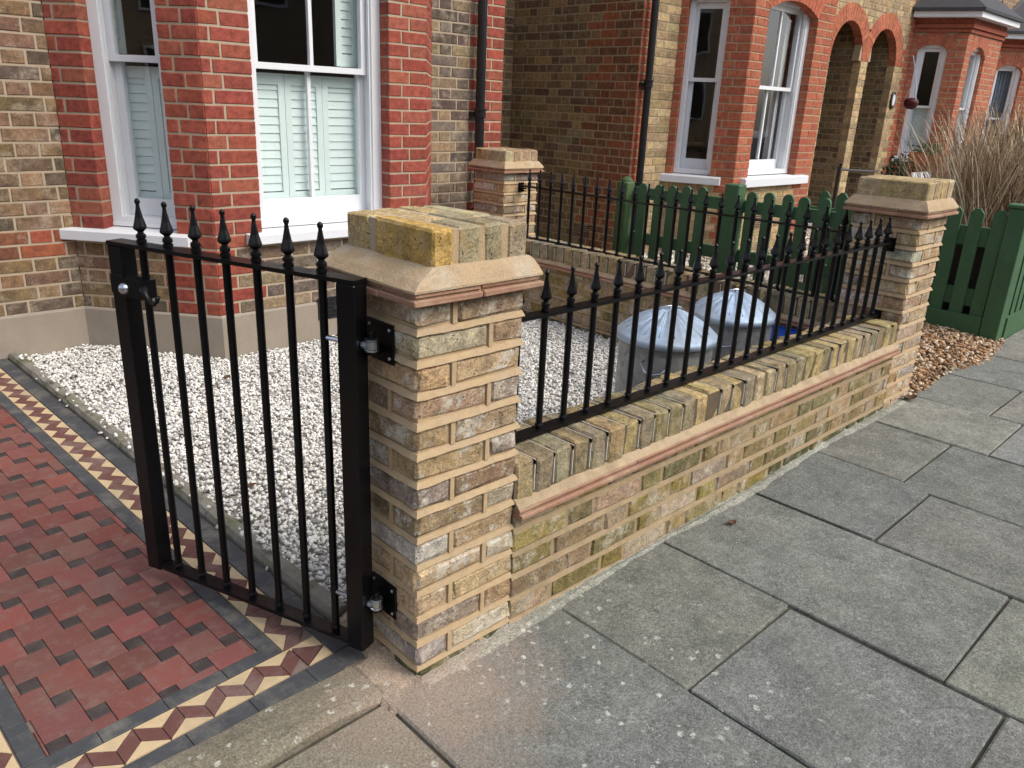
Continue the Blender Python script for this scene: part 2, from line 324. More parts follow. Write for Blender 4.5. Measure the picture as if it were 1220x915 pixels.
# brick wall along A->B, outward normal on the right of the direction
def seg_frame(A, B):
    A = np.array(A, float); B = np.array(B, float); L = np.hypot(*(B-A)); d = (B-A)/L; n = np.array([d[1], -d[0]])
    return A, d, n, L
def wpt(fr, s, n, z): return (fr[0][0]+fr[1][0]*s+fr[2][0]*n, fr[0][1]+fr[1][1]*s+fr[2][1]*n, z)
def wall_bricks(A, B, z0, z1, pal_fn, openings=lambda z: [], zb=0.0, phase=0.0, proud=.004, depth=.10, ch=.0035, j=.011, crs=.075, jit=.0015, header_last=False):
    """list of (verts, faces, colour) for Flemish bond plus list of mortar strips"""
    fr = seg_frame(A, B); L = fr[3]; out = []; strips = []
    k0 = int(math.floor((z0-zb)/crs+.001)); k1 = int(math.ceil((z1-zb)/crs-.001))
    per = .215+.1025+2*j
    for k in range(k0, k1):
        za = max(z0, zb+k*crs); zc = min(z1, zb+(k+1)*crs)
        if zc-za < .015: continue
        ops = sorted(openings((za+zc)/2)); iv = []; s = 0.0
        for a, b in ops:
            if a > s+.005: iv.append((s, min(a, L)))
            s = max(s, b)
        if s < L-.005: iv.append((s, L))
        for (a, b) in iv:
            strips.append((a, b, za, zc))
            off = phase+(k % 2)*per/2; t = a-((a-off) % per); cells = []
            while t < b:
                for wd in (.215, .1025):
                    c0, c1 = max(t, a), min(t+wd, b)
                    if c1-c0 > .004: cells.append([c0, c1])
                    t += wd+j
            if len(cells) > 1 and cells[0][1]-cells[0][0] < .045: cells[1][0] = a; cells.pop(0)
            if len(cells) > 1 and cells[-1][1]-cells[-1][0] < .045: cells[-2][1] = b; cells.pop()
            if cells: cells[0][0] = a; cells[-1][1] = max(cells[-1][1], b)
            for c0, c1 in cells:
                zz0, zz1 = za+.0012, zc-j+.0012
                if zz1-zz0 < .012: continue
                pr = proud+random.uniform(-.0012, .0012); r = lambda: random.uniform(-jit, jit)
                vs = [wpt(fr, c0+ch+r(), pr+r(), zz0+ch+r()), wpt(fr, c1-ch+r(), pr+r(), zz0+ch+r()), wpt(fr, c1-ch+r(), pr+r(), zz1-ch+r()), wpt(fr, c0+ch+r(), pr+r(), zz1-ch+r()),
                      wpt(fr, c0+r(), pr-ch, zz0+r()), wpt(fr, c1+r(), pr-ch, zz0+r()), wpt(fr, c1+r(), pr-ch, zz1+r()), wpt(fr, c0+r(), pr-ch, zz1+r()),
                      wpt(fr, c0, -depth, zz0), wpt(fr, c1, -depth, zz0), wpt(fr, c1, -depth, zz1), wpt(fr, c0, -depth, zz1)]
                fs = [(0, 1, 2, 3)]
                for i in range(4):
                    i2 = (i+1) % 4; fs.append((4+i, 4+i2, i2, i)); fs.append((8+i, 8+i2, 4+i2, 4+i))
                out.append((vs, fs, pal_fn((c0+c1)/2, (za+zc)/2, c1-c0), fr))
    return fr, out, strips
def mortar_strips(mb, fr, strips, depth=.095, merge=True):
    runs = {}
    for a, b, z0, z1 in strips:
        key = (round(a, 4), round(b, 4)); l = runs.setdefault(key, [])
        if l and abs(l[-1][1]-z0) < 1e-6: l[-1][1] = z1
        else: l.append([z0, z1])
    for (a, b), l in runs.items():
        for z0, z1 in l:
            pts = [wpt(fr, s, n, 0)[:2] for s, n in ((a+.003, 0), (b-.003, 0), (b-.003, -depth), (a+.003, -depth))]
            mb.prism(pts, z0, z1)
def visible_area(vs):
    P = np.array(vs); u, v, z = project(P)
    if (z < .1).any(): return 0
    if u.max() < 0 or u.min() > 1220 or v.max() < 0 or v.min() > 915: return 0
    q = np.array(vs[:4]); u, v, z = project(q)
    return abs(sum(u[i]*v[(i+1) % 4]-u[(i+1) % 4]*v[i] for i in range(4)))/2
def place_bricks(root, bricks, mat_fn, limit=300):
    """largest in the picture as single objects, the rest joined"""
    sc_ = sorted(((visible_area(b[0]), i) for i, b in enumerate(bricks)), reverse=True); rest = {}
    for rank, (ar, i) in enumerate(sc_):
        vs, fs, col, fr = bricks[i]; mt = mat_fn(col)
        if rank < limit and ar > 4:
            mb = MB(); mb.add(vs, fs, col); mb.build('brick', mt, root)
        else:
            rest.setdefault(mt, MB()).add(vs, fs, col)
    for mt, mb in rest.items(): mb.build('brickwork', mt, root, kind='stuff')
# ================================================================== SETTING: ground
def zp(x): return .022*x
def tilt(mb): mb.v = [(x, y, z+zp(x)) for x, y, z in mb.v]; return mb
mb = MB(); mb.box((-60, -60, -.42), (90, 70, -.40)); g = struct('ground', mb, 'soil')
mb = MB(); mb.box((-30, -9.5, -.40), (60, -2.45, -.30)); road = struct('road', tilt(mb), 'asphalt')
mb = MB(); mb.box((-30, -2.30, -.40), (60, .004, -.011)); pav = struct('pavement', tilt(mb), 'joint')
mb = MB(); mb.box((-30, -2.449, -.40), (60, -2.302, -.012)); kb = tilt(mb).build('kerb', 'kerb_stone', pav)
mb = MB(); mb.box((-30, -13.4, -.40), (60, -9.6, -.1)); struct('pavement', tilt(mb), 'slab')
SL = [(-.105, .5, -.95, .0), (.5, 1.035, -.49, .0), (.5, 1.03, -1.08, -.49), (.5, 1.03, -1.7, -1.08), (1.035, 1.605, -.93, .0), (1.03, 1.6, -1.5, -.93),
      (1.605, 2.15, -.50, .0), (2.15, 2.69, -.385, .0), (1.6, 2.11, -1.1, -.5), (2.11, 2.69, -.95, -.385), (2.69, 3.2, -.53, .0), (2.69, 3.2, -1.15, -.53),
      (3.2, 3.72, -.38, .0), (3.2, 3.72, -.9, -.38), (3.72, 4.3, -.50, .0), (4.3, 4.85, -.42, .0), (4.85, 5.4, -.5, .0), (5.4, 6, -.45, .0), (6, 6.6, -.5, .0),
      (3.72, 4.3, -1.0, -.5), (4.3, 4.85, -.95, -.42), (4.85, 5.4, -1.0, -.5), (5.4, 6, -.9, -.45), (6, 6.6, -1.0, -.5),
      (-.105, .5, -1.6, -.95), (-.70, -.105, -.62, .0), (-1.3, -.70, -.55, .0), (-.70, -.105, -1.25, -.62), (-1.3, -.70, -1.15, -.55), (-1.9, -1.3, -.6, .0), (-1.9, -1.3, -1.2, -.6)]
SL += [(1.6, 2.11, -1.715, -1.1), (2.11, 2.69, -1.715, -.95), (2.69, 3.2, -1.715, -1.15), (3.2, 3.72, -1.715, -.9), (3.72, 4.3, -1.715, -1.0), (4.3, 4.85, -1.715, -.95), (4.85, 5.4, -1.715, -1.0), (5.4, 6, -1.715, -.9), (6, 6.6, -1.715, -1.0),
       (1.03, 1.6, -1.715, -1.5), (-.70, -.105, -1.715, -1.25), (-1.3, -.70, -1.715, -1.15), (-1.9, -1.3, -1.715, -1.2)]
for i_ in range(10):
    x_ = 6.6+.6*i_; SL += [(x_, x_+.6, -.5, .0), (x_, x_+.6, -1.1-.1*(i_ % 2), -.5), (x_, x_+.6, -1.715, -1.1-.1*(i_ % 2))]
slabcols = [(.190, .190, .178), (.172, .177, .170), (.212, .208, .190), (.158, .164, .162), (.180, .182, .180), (.185, .186, .170)]
random.seed(11)
for i, (x0, x1, y0, y1) in enumerate(SL):
    mb = MB(); c = pick(slabcols, .08, .012); dz = random.uniform(-.0015, .0015)
    if x1 <= -.1: dz = -.005+random.uniform(-.001, .001); c = (.205, .193, .160)
    if x0 > 2.5: c = tuple(v*1.08 for v in c)
    q = .0030+random.uniform(0, .0018)
    n0 = mb.n; cbox(mb, (x0+q, y0+q, -.035+dz), (x1-q, y1-q, dz), ch=.0045, jit=.0022, col=c)
    tilt(mb).build('paving_slab', 'slab', pav)
rest = [(-2.5+.6*i+(.3 if r % 2 else 0), -2.29+.0, r) for r in (0,) for i in range(26)]
for x, y, r in rest:
    if -2.5 <= x < 12.6: mb = MB(); cbox(mb, (x+.005, -2.29, -.035), (x+.595, -1.72, 0), ch=.005, jit=.002, col=pick(slabcols, .08, .012)); tilt(mb).build('paving_slab', 'slab', pav)
# garden bed and next door's ground
GPOLY = [(-.10, .22), (2.86, .22), (2.86, 5.1), (3.44, 5.1), (3.44, 3.48), (2.77, 3.48), (2.25, 2.86), (.78, 2.86), (.28, 3.48), (-.10, 3.48)]
mb = MB(); mb.box((-.10, .19, -.25), (2.93, 3.6, -.022)); struct('garden_ground', mb, 'sand')
mb = MB(); mb.box((3.19, .006, -.25), (20, 5.3, .050)); struct('garden_ground', mb, 'sand')
mb = MB(); mb.box((2.94, 3.12, -.25), (5.2, 5.3, .030)); struct('garden_ground', mb, 'render')
# scattered stones
def icosa():
    t = (1+sqrt(5))/2; v = [(-1, t, 0), (1, t, 0), (-1, -t, 0), (1, -t, 0), (0, -1, t), (0, 1, t), (0, -1, -t), (0, 1, -t), (t, 0, -1), (t, 0, 1), (-t, 0, -1), (-t, 0, 1)]
    f = [(0, 11, 5), (0, 5, 1), (0, 1, 7), (0, 7, 10), (0, 10, 11), (1, 5, 9), (5, 11, 4), (11, 10, 2), (10, 7, 6), (7, 1, 8), (3, 9, 4), (3, 4, 2), (3, 2, 6), (3, 6, 8), (3, 8, 9), (4, 9, 5), (2, 4, 11), (6, 2, 10), (8, 6, 7), (9, 8, 1)]
    return np.array(v)/sqrt(1+t*t), np.array(f)
def stones(name, P, size, cols, mat, label, cat, flat=.6, rough=.28, rs=1):
    rg = np.random.RandomState(rs); V, Fc = icosa(); n = len(P)
    S = size*rg.uniform(.62, 1.35, (n, 1, 1))*np.stack([rg.uniform(.75, 1.3, n), rg.uniform(.6, 1.0, n), rg.uniform(flat*.7, flat*1.3, n)], 1)[:, None, :]
    X = V[None]*(1+rg.uniform(-rough, rough, (n, 12, 1)))*S*.5
    a, b, c = rg.uniform(0, 2*pi, n), rg.normal(0, .5, n), rg.normal(0, .5, n)
    ca, sa = np.cos(a), np.sin(a); cb_, sb = np.cos(b), np.sin(b); cc_, s_c = np.cos(c), np.sin(c)
    y = X[..., 1]*cb_[:, None]-X[..., 2]*sb[:, None]; z = X[..., 1]*sb[:, None]+X[..., 2]*cb_[:, None]; x = X[..., 0]
    x2 = x*cc_[:, None]+z*s_c[:, None]; z2 = -x*s_c[:, None]+z*cc_[:, None]
    x3 = x2*ca[:, None]-y*sa[:, None]; y3 = x2*sa[:, None]+y*ca[:, None]
    W = np.stack([x3, y3, z2], 2)+P[:, None, :]
    me = bpy.data.meshes.new(name); me.vertices.add(n*12); me.vertices.foreach_set('co', W.reshape(-1).astype(np.float32))
    fi = (Fc[None]+12*np.arange(n)[:, None, None]).reshape(-1).astype(np.int32)
    me.loops.add(len(fi)); me.loops.foreach_set('vertex_index', fi); me.polygons.add(n*20)
    me.polygons.foreach_set('loop_start', np.arange(0, n*60, 3, dtype=np.int32)); me.update(calc_edges=True)
    cols = np.array(cols); ci = cols[rg.randint(0, len(cols), n)]*rg.uniform(.86, 1.12, (n, 1))
    C4 = np.ones((n, 12, 4), np.float32); C4[..., :3] = ci[:, None, :]
    at = me.color_attributes.new('bc', 'FLOAT_COLOR', 'POINT'); at.data.foreach_set('color', C4.ravel())
    me.materials.append(M[mat]); o = bpy.data.objects.new(name, me); COL.objects.link(o)
    o['label'] = label; o['category'] = cat; o['kind'] = 'stuff'; return o
def in_poly(x, y, poly):
    r = np.zeros(len(x), bool); n = len(poly)
    for i in range(n):
        (x1, y1), (x2, y2) = poly[i], poly[(i+1) % n]
        c = ((y1 > y) != (y2 > y)) & (x < (x2-x1)*(y-y1)/(y2-y1+1e-12)+x1); r ^= c
    return r
rg = np.random.RandomState(3)
def kerbx(y): return -.205-.035*(y-.328)+.235
N = 60000; x = rg.uniform(-.1, 2.92, N); y = rg.uniform(.2, 3.5, N)
k = (x > kerbx(y)-.005) & in_poly(x, y, [(-.2, .2), (2.92, .2), (2.92, 3.48), (2.80, 3.48), (2.26, 2.84), (.78, 2.84), (.26, 3.47), (-.2, 3.47)])
x, y = x[k], y[k]; z = -.012+.010*np.sin(x*5.1+y*3.3)*np.sin(y*4.2-x)+rg.uniform(-.008, .010, len(x))+.018*np.exp(-((y-3.0)**2)/.2)*0
_n = 70; xs_ = rg.uniform(-.17, .02, _n); ys_ = rg.uniform(.5, 3.3, _n); xs_ = kerbx(ys_)-.235+.165+np.abs(rg.normal(0, .035, _n)); x = np.concatenate([x, xs_]); y = np.concatenate([y, ys_]); z = np.concatenate([z, np.full(_n, .036)*(xs_ > kerbx(ys_)-.065)+.009])
z += .02*np.clip((.5-np.abs(y-3.2))*2, 0, 1)*(x < .5)
stones('white_gravel', np.stack([x, y, z], 1), .0178, [(.78, .77, .73), (.70, .69, .65), (.82, .81, .78), (.58, .57, .54), (.75, .71, .63), (.46, .45, .42), (.68, .66, .60)], 'gravel', 'white limestone chippings covering the front garden bed', 'gravel', flat=.6, rs=5)
N = 7500; x = rg.uniform(3.17, 4.72, N); y = rg.uniform(-.12, 1.1, N)
edge = -.03+.05*np.sin(x*4.1)-.05*np.exp(-((x-3.4)/.2)**2)
k = (y > edge) & ~((x > 3.28) & (x < 3.4) & (y > .3)); x, y = x[k], y[k]
z = .064+.022*(x-3.2)+.03*np.clip((y-edge[k])/.3, 0, 1)+rg.uniform(-.008, .012, len(x))
stones('brown_gravel', np.stack([x, y, z], 1), .027, [(.34, .20, .10), (.45, .30, .17), (.55, .42, .28), (.26, .14, .07), (.60, .50, .38), (.38, .22, .11), (.20, .12, .07)], 'shingle', 'brown shingle spilling out between the far brick pier and the green fence', 'gravel', flat=.5, rs=6)
N = 5000; x = rg.uniform(3.6, 8.5, N); y = rg.uniform(1.2, 3.4, N)
stones('pale_shingle', np.stack([x, y, .056+rg.uniform(-.01, .014, N)], 1), .05, [(.60, .55, .46), (.45, .40, .32), (.70, .66, .58), (.30, .25, .18)], 'shingle', 'pale stones on the ground behind the green picket fence', 'gravel', flat=.5, rs=8)

random.seed(77)
def leaf(name_label, x, y, z, L, seed):
    t = thing('fallen_leaf', name_label, 'leaf', (x, y, z)); mb = MB(); rg_ = np.random.RandomState(seed); a0 = rg_.uniform(0, 2*pi); rows = []
    for i in range(7):
        u_ = i/6; wd = L*.34*sin(pi*min(1, u_*1.02+.02))**.8; cx_, cz_ = (u_-.5)*L, .25*L*(2*u_-1)**2
        rows.append([(cx_, -wd, cz_+.35*wd), (cx_, 0, cz_), (cx_, wd, cz_+.45*wd)])
    top = [[(x+p[0]*cos(a0)-p[1]*sin(a0), y+p[0]*sin(a0)+p[1]*cos(a0), z+p[2]) for p in r_] for r_ in rows]
    vs = [p for r_ in top for p in r_]; n_ = len(vs); vs += [(p[0], p[1], p[2]-.0008) for p in vs]; fs = []
    for i in range(6):
        for j in range(2): q = i*3+j; fs += [(q, q+3, q+4, q+1), (n_+q, n_+q+1, n_+q+4, n_+q+3)]
    mb.add(vs, fs); mb.build('blade', 'leaf_brown', t); return t
M['leaf_brown'] = plain('dry brown leaf', (.10, .05, .028), .7, 60, .4, .0005)
leaf('curled dark brown leaf lying at the foot of the far brick pier', 3.10, -.035, .075, .085, 1)
leaf('small dry brown leaf lying on the white gravel near the edging stones', .16, 1.25, .012, .045, 2)
leaf('dry brown leaf lying on the white gravel close to the bay plinth', .62, 2.45, .012, .05, 3)
leaf('small brown leaf lying on the paving slab close to the wall', 1.32, -.11, .033, .04, 4)

# ================================================================== PATH of small tiles
PO = np.array([-.205, .328]); EA = np.array([-.9985, -.055]); EB = np.array([-.035, .9994])
def pt(a, b): return tuple(PO+a*EA+b*EB)
mb = MB(); mb.prism([pt(-.17, -.24), pt(2.2, -.20), pt(2.2, 3.25), pt(-.17, 3.25)], -.2, -.0055); path = struct('path', mb, 'grout')
random.seed(5)
def tile(poly_ab, name, mat, cols=None, gap=.0009, dz=.0004):
    P = [np.array(p) for p in poly_ab]; ctr = sum(P)/len(P); n = len(P); ins = []
    ar = sum(P[i][0]*P[(i+1) % n][1]-P[(i+1) % n][0]*P[i][1] for i in range(n)); sg = 1 if ar > 0 else -1
    for i in range(n):
        d1 = P[i]-P[i-1]; d2 = P[(i+1) % n]-P[i]; d1 = d1/np.linalg.norm(d1); d2 = d2/np.linalg.norm(d2)
        n1 = np.array([-d1[1], d1[0]])*sg; n2 = np.array([-d2[1], d2[0]])*sg; bis = n1+n2; bis /= max(.35, 1+n1@n2)
        ins.append((P[i]+bis*gap, P[i]+bis*(gap+.0009)))
    z = random.uniform(-dz, dz); tx, ty = random.uniform(-.0015, .0015), random.uniform(-.0015, .0015)
    mb = MB(); w0 = [pt(*q[0]) for q in ins]; w1 = [pt(*q[1]) for q in ins]; c = cols and pick(cols, .12)
    zt = lambda q: z+tx*(q[0]-ctr[0])*4+ty*(q[1]-ctr[1])*4
    r0 = [(*w0[i], -.009) for i in range(n)]; r1 = [(*w0[i], zt(ins[i][0])-.0009) for i in range(n)]; r2 = [(*w1[i], zt(ins[i][0])) for i in range(n)]
    if sg > 0: r0, r1, r2 = r0[::-1], r1[::-1], r2[::-1]      # EA x EB is left-handed
    mb.ring([r0, r1, r2], col=c)
    return mb.build(name, mat, path)
REDT = [(.205, .072, .061), (.19, .071, .061), (.18, .070, .061), (.215, .076, .063), (.205, .090, .077), (.165, .063, .055), (.205, .066, .055)]
def clip_rect(poly, a0, a1, b0, b1):
    def clip(P, ax, v, keep_ge):
        out = []
        for i in range(len(P)):
            p, q = P[i], P[(i+1) % len(P)]; ip = (p[ax] >= v) == keep_ge or p[ax] == v; iq = (q[ax] >= v) == keep_ge or q[ax] == v
            if ip: out.append(p)
            if ip != iq:
                t = (v-p[ax])/(q[ax]-p[ax]); r_ = [p[0]+t*(q[0]-p[0]), p[1]+t*(q[1]-p[1])]; out.append(tuple(r_))
        return out
    for ax, v, ge in ((0, a0, True), (0, a1, False), (1, b0, True), (1, b1, False)):
        poly = clip(poly, ax, v, ge)
        if len(poly) < 3: return None
    ar = abs(sum(poly[i][0]*poly[(i+1) % len(poly)][1]-poly[(i+1) % len(poly)][0]*poly[i][1] for i in range(len(poly))))/2
    return poly if ar > .0005 else None
def ab_of(x, y):
    Mx = np.array([EA, EB]).T; return np.linalg.solve(Mx, np.array([x, y])-PO)
A0, A1, B0, B1 = .048, .567, .046, 3.18
S_, s_ = .1036, .0460
c0 = ab_of(-.540, .465)
ux = np.array([1., 0.]); uy = np.array([0., 1.])
base = c0-np.array([s_/2, s_/2])
nb = 0; allred = []; allblk = []
for i in range(-40, 41):
    for j in range(-40, 41):
        # lattice (in a to the left, b up the path)
        p = base+i*(S_*uy+s_*ux)+j*(S_*ux-s_*uy)
        if not (-.2 < p[0] < .8 and -.2 < p[1] < 3.4): continue
        allblk.append([(p[0], p[1]), (p[0]+s_, p[1]), (p[0]+s_, p[1]+s_), (p[0], p[1]+s_)])
        q = p+s_*ux
        allred.append([(q[0], q[1]), (q[0]+S_, q[1]), (q[0]+S_, q[1]+S_), (q[0], q[1]+S_)])
for P in allblk:
    r_ = clip_rect(P, A0, A1, B0, B1)
    if r_: tile(r_, 'black_tile', 'tile_dark')
for P in allred:
    r_ = clip_rect(P, A0, A1, B0, B1)
    if r_: tile(r_, 'red_tile', 'tile_red', REDT)
def strip_tiles(a0, a1, b0, b1, along, step, name, mat):
    n = max(1, round((b1-b0 if along == 'b' else a1-a0)/step))
    for i in range(n):
        if along == 'b': q0, q1 = b0+(b1-b0)*i/n, b0+(b1-b0)*(i+1)/n; tile([(a0, q0), (a1, q0), (a1, q1), (a0, q1)], name, mat)
        else: q0, q1 = a0+(a1-a0)*i/n, a0+(a1-a0)*(i+1)/n; tile([(q0, b0), (q1, b0), (q1, b1), (q0, b1)], name, mat)
strip_tiles(0, .047, .046, 3.18, 'b', .152, 'black_tile', 'tile_black')
strip_tiles(0, .615, 0, .045, 'a', .152, 'black_tile', 'tile_black')
strip_tiles(.568, .615, .046, 3.18, 'b', .152, 'black_tile', 'tile_black')
strip_tiles(-.168, -.100, -.10, 3.18, 'b', .305, 'black_tile', 'tile_black')
strip_tiles(-.168, .80, -.168, -.101, 'a', .152, 'black_tile', 'tile_black')
strip_tiles(.716, .785, -.10, 3.18, 'b', .305, 'black_tile', 'tile_black')
def zigzag(t0, t1, fn, p=.1045, W=.094, h=.042):
    n = int((t1-t0)/p)
    for i in range(n):
        t = t0+i*p
        for poly, nm, mt in (([(t, 0), (t+p, 0), (t+p/2, h)], 'cream_tile', 'tile_cream'), ([(t+p/2, W), (t+1.5*p, W), (t+p, W-h)], 'cream_tile', 'tile_cream'),
                             ([(t, 0), (t+p/2, h), (t+p/2, W), (t, W-h)], 'maroon_tile', 'tile_maroon'), ([(t+p/2, h), (t+p, 0), (t+p, W-h), (t+p/2, W)], 'maroon_tile', 'tile_maroon')):
            tile([fn(a, b) for a, b in poly], nm, mt)
zigzag(.0, 3.14, lambda t, w_: (-.003-w_, t))
zigzag(.0, 3.14, lambda t, w_: (.618+w_, t))
zigzag(-.02, .72, lambda t, w_: (t, -.003-w_))
tile([(-.003, -.004), (-.097, .0), (-.097, -.05)], 'cream_tile', 'tile_cream'); tile([(-.022, -.004), (-.022, -.095), (-.097, -.052)], 'maroon_tile', 'tile_maroon'); tile([(-.097, -.054), (-.097, -.097), (-.024, -.097)], 'cream_tile', 'tile_cream')
# threshold stone in front of the tiles
mb = MB(); rings = []
prof = [(.155, -.07), (.155, .004), (.10, .012), (.035, .013), (.016, .008), (.009, -.003), (.010, -.05)]
for i in range(25):
    x = -.098-i*.060; rings.append([(x, yy+.006*sin(x*17)*(yy < .05)+.0, zz+.0022*sin(x*23+yy*60)-(.004 if i == 0 and zz > -.02 else 0)) for yy, zz in prof])
mb.col = (.20, .18, .14); mb.ring([r_[::-1] for r_ in rings]); mb.build('threshold_stone', 'slab', path, smooth=False)
mb = MB(); mb.col = (.34, .27, .21); NX, NY = 12, 26; random.seed(17); vs = []; fs = []
for i in range(NX+1):
    for j in range(NY+1):
        x = -.112+.122*i/NX; y = -.055+.40*j/NY; t_ = min(1, max(0, (y+.03)/.17)); t_ = t_*t_*(3-2*t_); z = -.001+.011*t_+.0035*sin(x*60+y*23)*cos(y*41)+random.uniform(-.0012, .0012)
        if x > -.012: z += .010*(x+.012)/.022
        if j == 0: z = -.006
        if i == 0 and y < .01: z = -.010
        if y > .16 and x < -.045: z = -.012
        if x < -.095 and y > .01: z = -.004
        vs.append((x+(random.uniform(-.006, .006) if i == 0 else 0), y, z))
for i in range(NX):
    for j in range(NY): q = i*(NY+1)+j; fs.append((q, q+NY+1, q+NY+2, q+1))
mb.add(vs, fs); mb.build('mortar_patch', 'slab', path)
# edging between path and gravel
random.seed(12)
for i in range(4):
    b0, b1 = .02+i*.79, .02+(i+1)*.79-.006; rings = []
    for k_ in range(14):
        b = b0+(b1-b0)*k_/13; w1_ = .0035*sin(b*31)+random.uniform(-.003, .003)
        rings.append([(*pt(a, b), z_) for a, z_ in ((-.172, -.05), (-.173+w1_*.5, .010+w1_), (-.183, .026+w1_), (-.205, .032+w1_), (-.226, .026+w1_*.5), (-.238+w1_, .004), (-.238, -.05))])
    mb = MB(); mb.ring(rings); o = mb.build('edging_stone', 'kerb_stone', path)

# ================================================================== BRICK PIERS
def brick3(root, a, b, cols, mat, name='brick', ch=.006, jit=.0018):
    mb = MB(); cbox(mb, a, b, ch, jit, pick(cols, .14)); mb.build(name, mat, root)
def joint_ring(mb, x0, y0, x1, y1, z0, z1, p_top=-.003, p_bot=.0035):
    rings = []; N = 12; jt = [[random.uniform(-1, 1) for _ in range(4*N)] for _ in range(3)]
    for z, p, am in ((z0, -.012, 0), (z0, p_bot, 1), (z0+.0015, p_bot, 1), (z1, p_top, 1), (z1, -.012, 0)):
        r_ = []; i = 0
        for (a, b) in (((x0, y0), (x1, y0)), ((x1, y0), (x1, y1)), ((x1, y1), (x0, y1)), ((x0, y1), (x0, y0))):
            for q in range(N):
                u_ = q/N; px, py = a[0]+(b[0]-a[0])*u_, a[1]+(b[1]-a[1])*u_; pp = p+am*.0010*jt[0][i]
                if b[0] != a[0]: sx = (px-(x0+x1)/2)/((x1-x0)/2); ox, oy = (pp*sx if abs(sx) > .99 else 0), (-pp if a[1] == y0 else pp)
                else: sy = (py-(y0+y1)/2)/((y1-y0)/2); oy, ox = (pp*sy if abs(sy) > .99 else 0), (pp if a[0] == x1 else -pp)
                r_.append((px+ox, py+oy, z+am*.0014*jt[1 if z < z0+.003 else 2][i])); i += 1
        rings.append(r_)
    mb.ring(rings)
def pier(label, X, Y, zbase, H, seed, cap_o=.034, n=14, group='brick piers with stepped caps', capset=None, mortar='new_mortar', cols=STOCK_PIER, mossy=2, ztop=None):
    random.seed(seed); np.random.seed(seed)
    W = .3275; t = thing('brick_pier', label, 'pier', (X, Y, zbase), group=group)
    core = MB(); core.box((X+.007, Y+.007, zbase-.12), (X+W-.007, Y+W-.007, H-.001)); jm = MB()
    for k in range(1, n+1):
        zt = H-.075*(k-1)-.0005; zb_ = zt-.060
        if zt < zbase-.05: break
        z0 = zb_; j = .010
        if (k % 2) == 1:   # header on the street face at the gate corner, stretcher round the side
            rects = [((0, 0), (.1025, .215)), ((.1025+j, 0), (W, .1025)), ((W-.1025, .1025+j), (W, W)), ((0, .215+j), (W-.1025-j, W))]
            perp = [(.1025, .1025+j, 0), (.215, .215+j, 1)]
        else:
            rects = [((0, 0), (.215, .1025)), ((0, .1025+j), (.1025, W)), ((.1025+j, W-.1025), (W, W)), ((.215+j, 0), (W, .215))]
            perp = [(.215, .215+j, 0), (.1025, .1025+j, 1)]
        for (a, b) in rects:
            r = lambda: random.uniform(-.0025, .0025)
            cb = pick(cols, .2) if k < 14 else (.075, .08, .04); mt = 'pier_brick' if k <= 13 else 'wall_brick'
            mb = MB(); cbox(mb, (X+a[0]+r()*.6, Y+a[1]+r()*.6, z0+r()*.5), (X+b[0]+r()*.6, Y+b[1]+r()*.6, zt+r()*.5), .0095, .0038, cb); mb.build('brick', mt, t)
        joint_ring(jm, X, Y, X+W, Y+W, zb_-.0155+random.uniform(-.001, .0015), zb_+.0005, p_bot=.0032 if k < 8 else .0008)
        for s0, s1, ax in perp:
            if ax == 0: jm.box((X+s0-.0015, Y-.0005, zb_), (X+s1+.0015, Y+.012, zt)); jm.box((X+s0-.0015, Y+W-.012, zb_), (X+s1+.0015, Y+W+.0005, zt))
            else: jm.box((X-.0005, Y+s0-.0015, zb_), (X+.012, Y+s1+.0015, zt)); jm.box((X+W-.012, Y+s0-.0015, zb_), (X+W+.0005, Y+s1+.0015, zt))
    core.v += []; core.build('core', mortar, t); jm.build('mortar_joints', mortar, t)
    # creasing tiles: two overlapping courses
    for zc, o_, hh in ((H, cap_o, .0145), (H+.0175, cap_o-.008, .012)):
        L = W+2*o_
        for side in range(4):
            for a0, a1 in ((0, .5), (.5, 1)):
                q0, q1 = a0*L+.001, a1*L-.001
                if side == 0: a, b = (X-o_+q0, Y-o_, zc), (X-o_+q1, Y+.10, zc+hh)
                elif side == 1: a, b = (X-o_+q0, Y+W-.10, zc), (X-o_+q1, Y+W+o_, zc+hh)
                elif side == 2: a, b = (X-o_, Y+.101, zc), (X+.10, Y+W-.101, zc+hh)
                else: a, b = (X+W-.10, Y+.101, zc), (X+W+o_, Y+W-.101, zc+hh)
                if side > 1 and a0: continue
                mb = MB(); cbox(mb, a, b, .0025, .001); mb.build('crease_tile', 'crease_tile', t)
    mb = MB(); mb.box((X-.02, Y-.02, H+.002), (X+W+.02, Y+W+.02, H+.0290)); mb.build('crease_bedding', mortar, t)
    # flaunching
    cx0, cy0, cx1, cy1, zc0, zc1 = capset
    mb = MB(); rings = []
    segs = 10
    def ringat(x0, y0, x1, y1, z, am=0.0):
        r_ = []
        for (p, q) in (((x0, y0), (x1, y0)), ((x1, y0), (x1, y1)), ((x1, y1), (x0, y1)), ((x0, y1), (x0, y0))):
            for i in range(segs): u_ = i/segs; r_.append((p[0]+(q[0]-p[0])*u_+random.uniform(-am, am), p[1]+(q[1]-p[1])*u_+random.uniform(-am, am), z+random.uniform(-am, am)))
        return r_
    oo = cap_o-.004
    rings = [ringat(X-oo, Y-oo, X+W+oo, Y+W+oo, H+.0292), ringat(X-oo, Y-oo, X+W+oo, Y+W+oo, H+.034, .0010)]
    for u_ in (.35, .7, 1.0):
        rings.append(ringat(X-oo+(cx0-.004-X+oo)*u_, Y-oo+(cy0-.004-Y+oo)*u_, X+W+oo+(cx1+.004-X-W-oo)*u_, Y+W+oo+(cy1+.004-Y-W-oo)*u_, H+.034+(zc0+.016-H-.034)*u_**.85, .0016))
